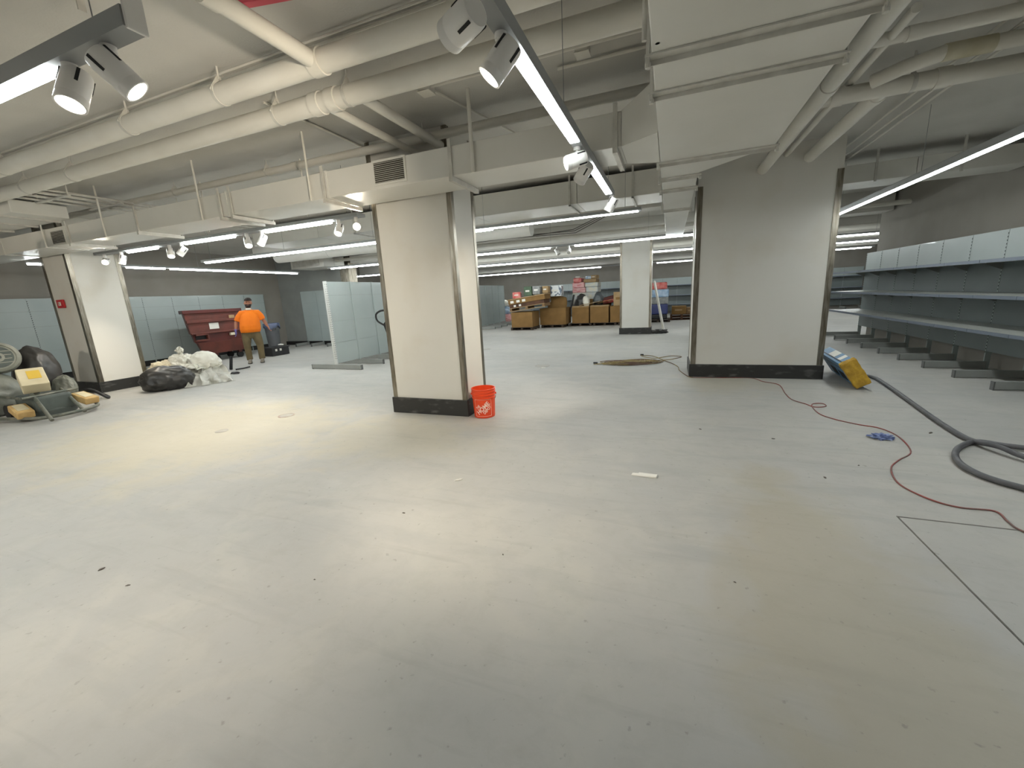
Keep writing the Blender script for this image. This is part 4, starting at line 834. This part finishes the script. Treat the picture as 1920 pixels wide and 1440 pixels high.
for i, (p0, p1, w, m, lab) in enumerate((((-3.75,18.45,.90),(-2.75,18.5,1.06),.42,M_card2,'tilted pale cardboard flat over the third and fourth boxes'),((-2.95,18.42,.96),(-2.35,18.5,1.09),.36,M_card,'brown cardboard flat on the fourth big box'))):
    tag(MB().bar(p0,p1,w,.018).build('cardboard_flat', m), lab, 'cardboard')
ru = thing('rolled_fabric', (-2.5,18.85,1.0), 'dark red rolled fabric lying across the fourth big box', 'fabric')
MB().tube([(-2.95,18.85,1.02),(-2.0,18.9,1.22)], .13, 14).build('fabric_roll', mat('dark_red_fabric', srgb(104,56,50), .9, col2=srgb(84,60,54), scale=6), ru, smooth=True)
MB().tube([(-2.75,18.62,.98),(-2.1,18.65,1.08)], .075, 12).build('red_roll', M_redp, ru, smooth=True)
pack((-2.05,18.55,.83),(.42,.5,.58),M_card2,'upright tan carton beside the distant column','carton',0,0,.006,M_card)
# clear bags of bottles at far left
for i, (c, r, m, lab) in enumerate((((-8.55,21.4,.26),(.36,.32,.30),M_pinkw,'bottom bag of the clear stack beside the far shelving'),((-8.52,21.4,.70),(.35,.31,.24),M_bw,'middle pale blue bag of the clear stack beside the far shelving'),((-8.58,21.4,1.08),(.30,.28,.19),M_bag,'top white bag of the clear stack beside the far shelving'))):
    tag(lump(c,r,70+i,.12,2.2,4,.02 if i == 0 else None,.15).build('goods_bag', m, smooth=True), lab, 'bag', 'clear bags stacked beside the far shelving')
# right of the distant column
wr = thing('wrapped_stack', (-.12,19.3,0), 'leaning shrink-wrapped stack right of the distant column', 'stack')
make_pallet('wooden pallet under the leaning stack right of the distant column', 'pallets at the back').location = (-.45,19.2,0)
for z0, z1, dx, m in ((.126,.34,0,M_black),(.34,.78,.02,M_navy),(.78,1.08,.04,M_greyw),(1.08,1.42,.05,M_bw),(1.42,1.72,-.03,M_redp)): MB().box(-.85+dx,-.08+dx,19.3,20.1,z0,z1).build('goods_layer', m, wr, bevel=.05, seg=3)
lp = thing('leaning_panel', (-.46,15.5,0), 'white panel leaning on the right side of the distant column', 'panel')
MB().hexa([(-.20,15.12,0),(-.14,15.12,0),(-.14,16.3,0),(-.20,16.3,0)],[(-.545,15.12,1.72),(-.50,15.12,1.74),(-.50,16.3,1.74),(-.545,16.3,1.72)]).build('panel_board', M_column, lp)
MB().box(-.22,-.12,15.10,15.12,0,.03).build('panel_edge', M_leg, lp)
tag(lump((-.30,15.0-.55,.06),(.30,.12,.09),81,.25,2.4,4,.0,.2,rot=.2).build('rag', M_bbag, smooth=True), 'black rag on the floor right of the distant column', 'rag')
pr = make_pallet('reddish wooden pallet on the floor far right of the distant column', 'pallets at the back', M_dwood); pr.location = (.55,20.3,0)
pr2 = make_pallet('reddish wooden pallet stacked on the far right one', 'pallets at the back', M_dwood); pr2.location = (.55,20.32,.126)
pack((.42,20.75,.256),(.62,.7,.36),M_card,'brown carton on the far right pallets','carton',.0,0,.01,M_card2); pack((.90,20.8,.256),(.30,.6,.28),M_wood,'small wooden crate right of the carton on the far pallets','carton',.0,0,.006,M_card2)

# ================================================================== the man
M_skin = mat('skin', srgb(168,116,90), .55, col2=srgb(156,104,80), scale=8)
M_shirt = mat('orange_shirt', srgb(244,128,14), .8, col2=srgb(232,116,10), scale=3, bump=.25, bscale=9)
M_pants = mat('khaki_trousers', srgb(112,98,68), .85, col2=srgb(92,80,56), scale=4, bump=.3, bscale=8)
M_hair = mat('dark_hair', srgb(40,30,26), .8)
M_glove = mat('violet_glove', srgb(98,92,150), .55)
M_shoe = mat('dusty_shoe', srgb(150,142,128), .8, col2=srgb(112,104,92), scale=8)
man = thing('person', (-11.06,8.0,0), 'man in orange shirt and khaki trousers standing by the dumpster', 'person', rz=math.radians(52))
def ring(c, a, b, tx=0): return (c, (a,0,0), (0,b,0))
def limb(mb, pts, n=14):
    P = [Vector(p[:3]) for p in pts]; R = [p[3] for p in pts]; mb.tube(P, R, n)
def remesh(o, vox, it=6):
    r = o.modifiers.new('remesh','REMESH'); r.mode = 'VOXEL'; r.voxel_size = vox; r.use_smooth_shade = True
    s_ = o.modifiers.new('smooth','SMOOTH'); s_.iterations = it; s_.factor = .5
    return o
# body: front is -y
hip_l, kn_l, an_l = (-.09,.0,.88), (-.075,-.02,.48), (-.03,.03,.09)
hip_r, kn_r, an_r = (.13,.0,.88), (.235,-.05,.49), (.27,-.04,.09)
sh_l, el_l, wr_l = (-.19,.0,1.40), (-.315,.03,1.17), (-.33,-.05,.94)
sh_r, el_r, wr_r = (.21,.0,1.40), (.345,.04,1.18), (.44,-.05,1.00)
b = MB()
b.loft([ring((.02,0,.80),.13,.10),ring((.02,0,.88),.17,.125),ring((.01,-.02,1.0),.19,.14),ring((.01,-.02,1.15),.19,.135),ring((0,0,1.32),.185,.115),ring((0,.005,1.42),.15,.09),ring((-.005,.005,1.47),.075,.07),ring((-.01,-.005,1.56),.056,.06)])
def add_head(mb, cx, cy, cz):
    mb.loft([((cx,cy-.02,cz-.115),(.035,0,0),(0,.04,0)),((cx,cy-.02,cz-.10),(.052,0,0),(0,.062,0)),((cx,cy-.01,cz-.06),(.066,0,0),(0,.082,0)),((cx,cy,cz),(.075,0,0),(0,.094,0)),((cx,cy+.004,cz+.05),(.074,0,0),(0,.094,0)),((cx,cy+.006,cz+.09),(.058,0,0),(0,.075,0)),((cx,cy+.006,cz+.112),(.028,0,0),(0,.038,0))], 22)
    mb.hexa([(cx-.018,cy-.085,cz-.04),(cx+.018,cy-.085,cz-.04),(cx+.01,cy-.118,cz-.035),(cx-.01,cy-.118,cz-.035)],[(cx-.009,cy-.085,cz+.015),(cx+.009,cy-.085,cz+.015),(cx+.006,cy-.096,cz+.01),(cx-.006,cy-.096,cz+.01)])
    for e in (-1,1): mb.ball((cx+e*.078,cy+.01,cz-.01),(.012,.022,.032),8,6); mb.ball((cx+e*.03,cy-.088,cz+.022),(.022,.01,.008),8,6)
HC = (-.01,-.005,1.665); add_head(b, *HC)
for h, k, a in ((hip_l,kn_l,an_l),(hip_r,kn_r,an_r)):
    limb(b, [(*h,.095),((h[0]+k[0])/2,(h[1]+k[1])/2,(h[2]+k[2])/2,.083),(*k,.058),((k[0]*.6+a[0]*.4),(k[1]*.6+a[1]*.4)+.015,k[2]*.65+a[2]*.35,.058),(*a,.04)])
    limb(b, [(a[0],a[1]+.05,.045,.036),(a[0],a[1]-.06,.045,.04),(a[0],a[1]-.17,.035,.03)])
for s_, e, w, sgn in ((sh_l,el_l,wr_l,-1),(sh_r,el_r,wr_r,1)):
    limb(b, [(s_[0]*.7,s_[1],s_[2],.05),(*s_,.056),((s_[0]+e[0])/2,(s_[1]+e[1])/2,(s_[2]+e[2])/2,.052),(*e,.044),((e[0]+w[0])/2,(e[1]+w[1])/2,(e[2]+w[2])/2,.042),(*w,.028)])
def hand(mb, w, d, sgn, f=1.0):
    w, d = Vector(w), Vector(d).normalized(); fw = Vector((0,-1,0)); fw = (fw-d*fw.dot(d)).normalized(); nrm = d.cross(fw)
    mb.tube([w-d*.02, w+d*.02, w+d*.06, w+d*.092], [.026*f,.034*f,.040*f,.034*f], 12, flat=.55)
    for i, (o_, ln) in enumerate(((.030,.070),(.010,.080),(-.010,.074),(-.029,.058))):
        r = w+d*.085+fw*o_; cu_ = -nrm*sgn
        mb.tube([r, r+d*ln*.45+cu_*.004, r+d*ln*.78+cu_*.018, r+d*ln*.95+cu_*.036], [.0095*f,.009*f,.0085*f,.007*f], 7)
    r = w+d*.025+fw*.03; mb.tube([r, r+d*.03+fw*.028, r+d*.065+fw*.036, r+d*.085+fw*.032], [.012*f,.011*f,.0095*f,.008*f], 7)
dl, dr = (.08,-.10,-1), (.38,-.15,-.9)
hand(b, wr_l, dl, -1); hand(b, wr_r, dr, 1)
body = remesh(b.build('body', M_skin, man, **K), .007, 4)
# shirt
s = MB(); s.loft([ring((.02,-.012,.87),.235,.175),ring((.02,-.03,.95),.255,.20),ring((.015,-.04,1.06),.255,.205),ring((.01,-.025,1.2),.238,.18),ring((0,-.01,1.33),.215,.145),ring((0,0,1.40),.175,.115),ring((-.003,.003,1.455),.115,.088),ring((-.005,.0,1.50),.072,.072)], 26)
limb(s, [(sh_l[0]*.5,0,1.40,.085),(sh_l[0]*.96,0,1.405,.080),((sh_l[0]*.55+el_l[0]*.45),.013,1.31,.080),((sh_l[0]*.2+el_l[0]*.8),.025,1.20,.080)], 18)
limb(s, [(sh_r[0]*.5,0,1.40,.085),(sh_r[0]*.96,0,1.405,.080),((sh_r[0]*.55+el_r[0]*.45),.018,1.31,.080),((sh_r[0]*.2+el_r[0]*.8),.03,1.21,.080)], 18)
remesh(s.build('shirt', M_shirt, man, **K), .010, 5)
p = MB(); p.loft([ring((.02,0,.70),.15,.11),ring((.02,0,.78),.20,.14),ring((.02,-.005,.88),.215,.155),ring((.02,-.01,.95),.20,.15)], 22)
for h, k, a in ((hip_l,kn_l,an_l),(hip_r,kn_r,an_r)): limb(p, [(h[0],h[1],.86,.122),((h[0]+k[0])/2,(h[1]+k[1])/2,.68,.112),(*k,.088),((k[0]+a[0])/2,(k[1]+a[1])/2+.012,.28,.080),(a[0],a[1]+.01,.10,.078)], 18)
remesh(p.build('trousers', M_pants, man, **K), .010, 5)
for a in (an_l, an_r):
    q = MB(); q.loft([((a[0],a[1]-.06,.0),(.052,0,0),(0,.145,0)),((a[0],a[1]-.06,.035),(.054,0,0),(0,.148,0)),((a[0],a[1]-.045,.075),(.047,0,0),(0,.115,0)),((a[0],a[1]+.0,.12),(.048,0,0),(0,.065,0))], 20); sh = q.build('shoe', M_shoe, man, smooth='all', **K)
    MB().loft([((a[0],a[1]-.06,.0),(.056,0,0),(0,.15,0)),((a[0],a[1]-.06,.022),(.056,0,0),(0,.15,0))], 20).build('shoe_sole', M_rubber, sh, **K)
gl = MB(); hand(gl, wr_l, dl, -1, 1.22); gl.tube([Vector(wr_l)+Vector((0,.01,.04)), Vector(wr_l)], [.040,.036], 12); remesh(gl.build('glove', M_glove, man, **K), .007, 3)
# cap, beard, chin mask
cx, cy, cz = HC
MB().loft([((cx,cy+.004,cz+.045),(.082,0,0),(0,.102,0)),((cx,cy+.006,cz+.085),(.076,0,0),(0,.095,0)),((cx,cy+.008,cz+.115),(.052,0,0),(0,.066,0)),((cx,cy+.008,cz+.128),(.02,0,0),(0,.026,0))], 20).build('cap', M_hair, man, smooth='all', **K)
MB().loft([((cx,cy-.10,cz+.05),(.066,0,0),(0,.06,0)),((cx,cy-.10,cz+.058),(.064,0,0),(0,.058,0))], 18).build('cap_brim', M_hair, man, smooth='all', **K)
MB().loft([((cx,cy-.028,cz-.128),(.036,0,0),(0,.045,0)),((cx,cy-.026,cz-.10),(.058,0,0),(0,.070,0)),((cx,cy-.018,cz-.06),(.070,0,0),(0,.082,0)),((cx,cy-.012,cz-.035),(.0735,0,0),(0,.082,0))], 20).build('beard', M_hair, man, smooth='all', **K)
MB().box(cx-.024,cx+.024,cy-.104,cy-.096,cz-.064,cz-.056).build('mouth', mat('lips', srgb(140,84,74), .6), man, bevel=.002, **K)
for e in (-1,1): MB().ball((cx+e*.03,cy-.087,cz+.008),(.012,.008,.007),8,6).build('eye', M_black, man, smooth='all', **K)
MB().loft([((cx,cy-.06,cz-.185),(.055,0,0),(0,.05,0)),((cx,cy-.065,cz-.155),(.062,0,0),(0,.055,0)),((cx,cy-.055,cz-.135),(.05,0,0),(0,.045,0))], 18).build('dust_mask', M_paper, man, smooth='all', **K)
# he leans a little as he steps: shear the figure sideways over his feet; head a little larger
for ch in [c for c in bpy.data.objects if c.parent is man or (c.parent and c.parent.parent is man)]:
    for v in ch.data.vertices:
        if v.co.z > 1.50:
            v.co.x = HC[0]+(v.co.x-HC[0])*1.12; v.co.y = HC[1]+(v.co.y-HC[1])*1.12; v.co.z = 1.50+(v.co.z-1.50)*1.10
        v.co.x += .115*v.co.z
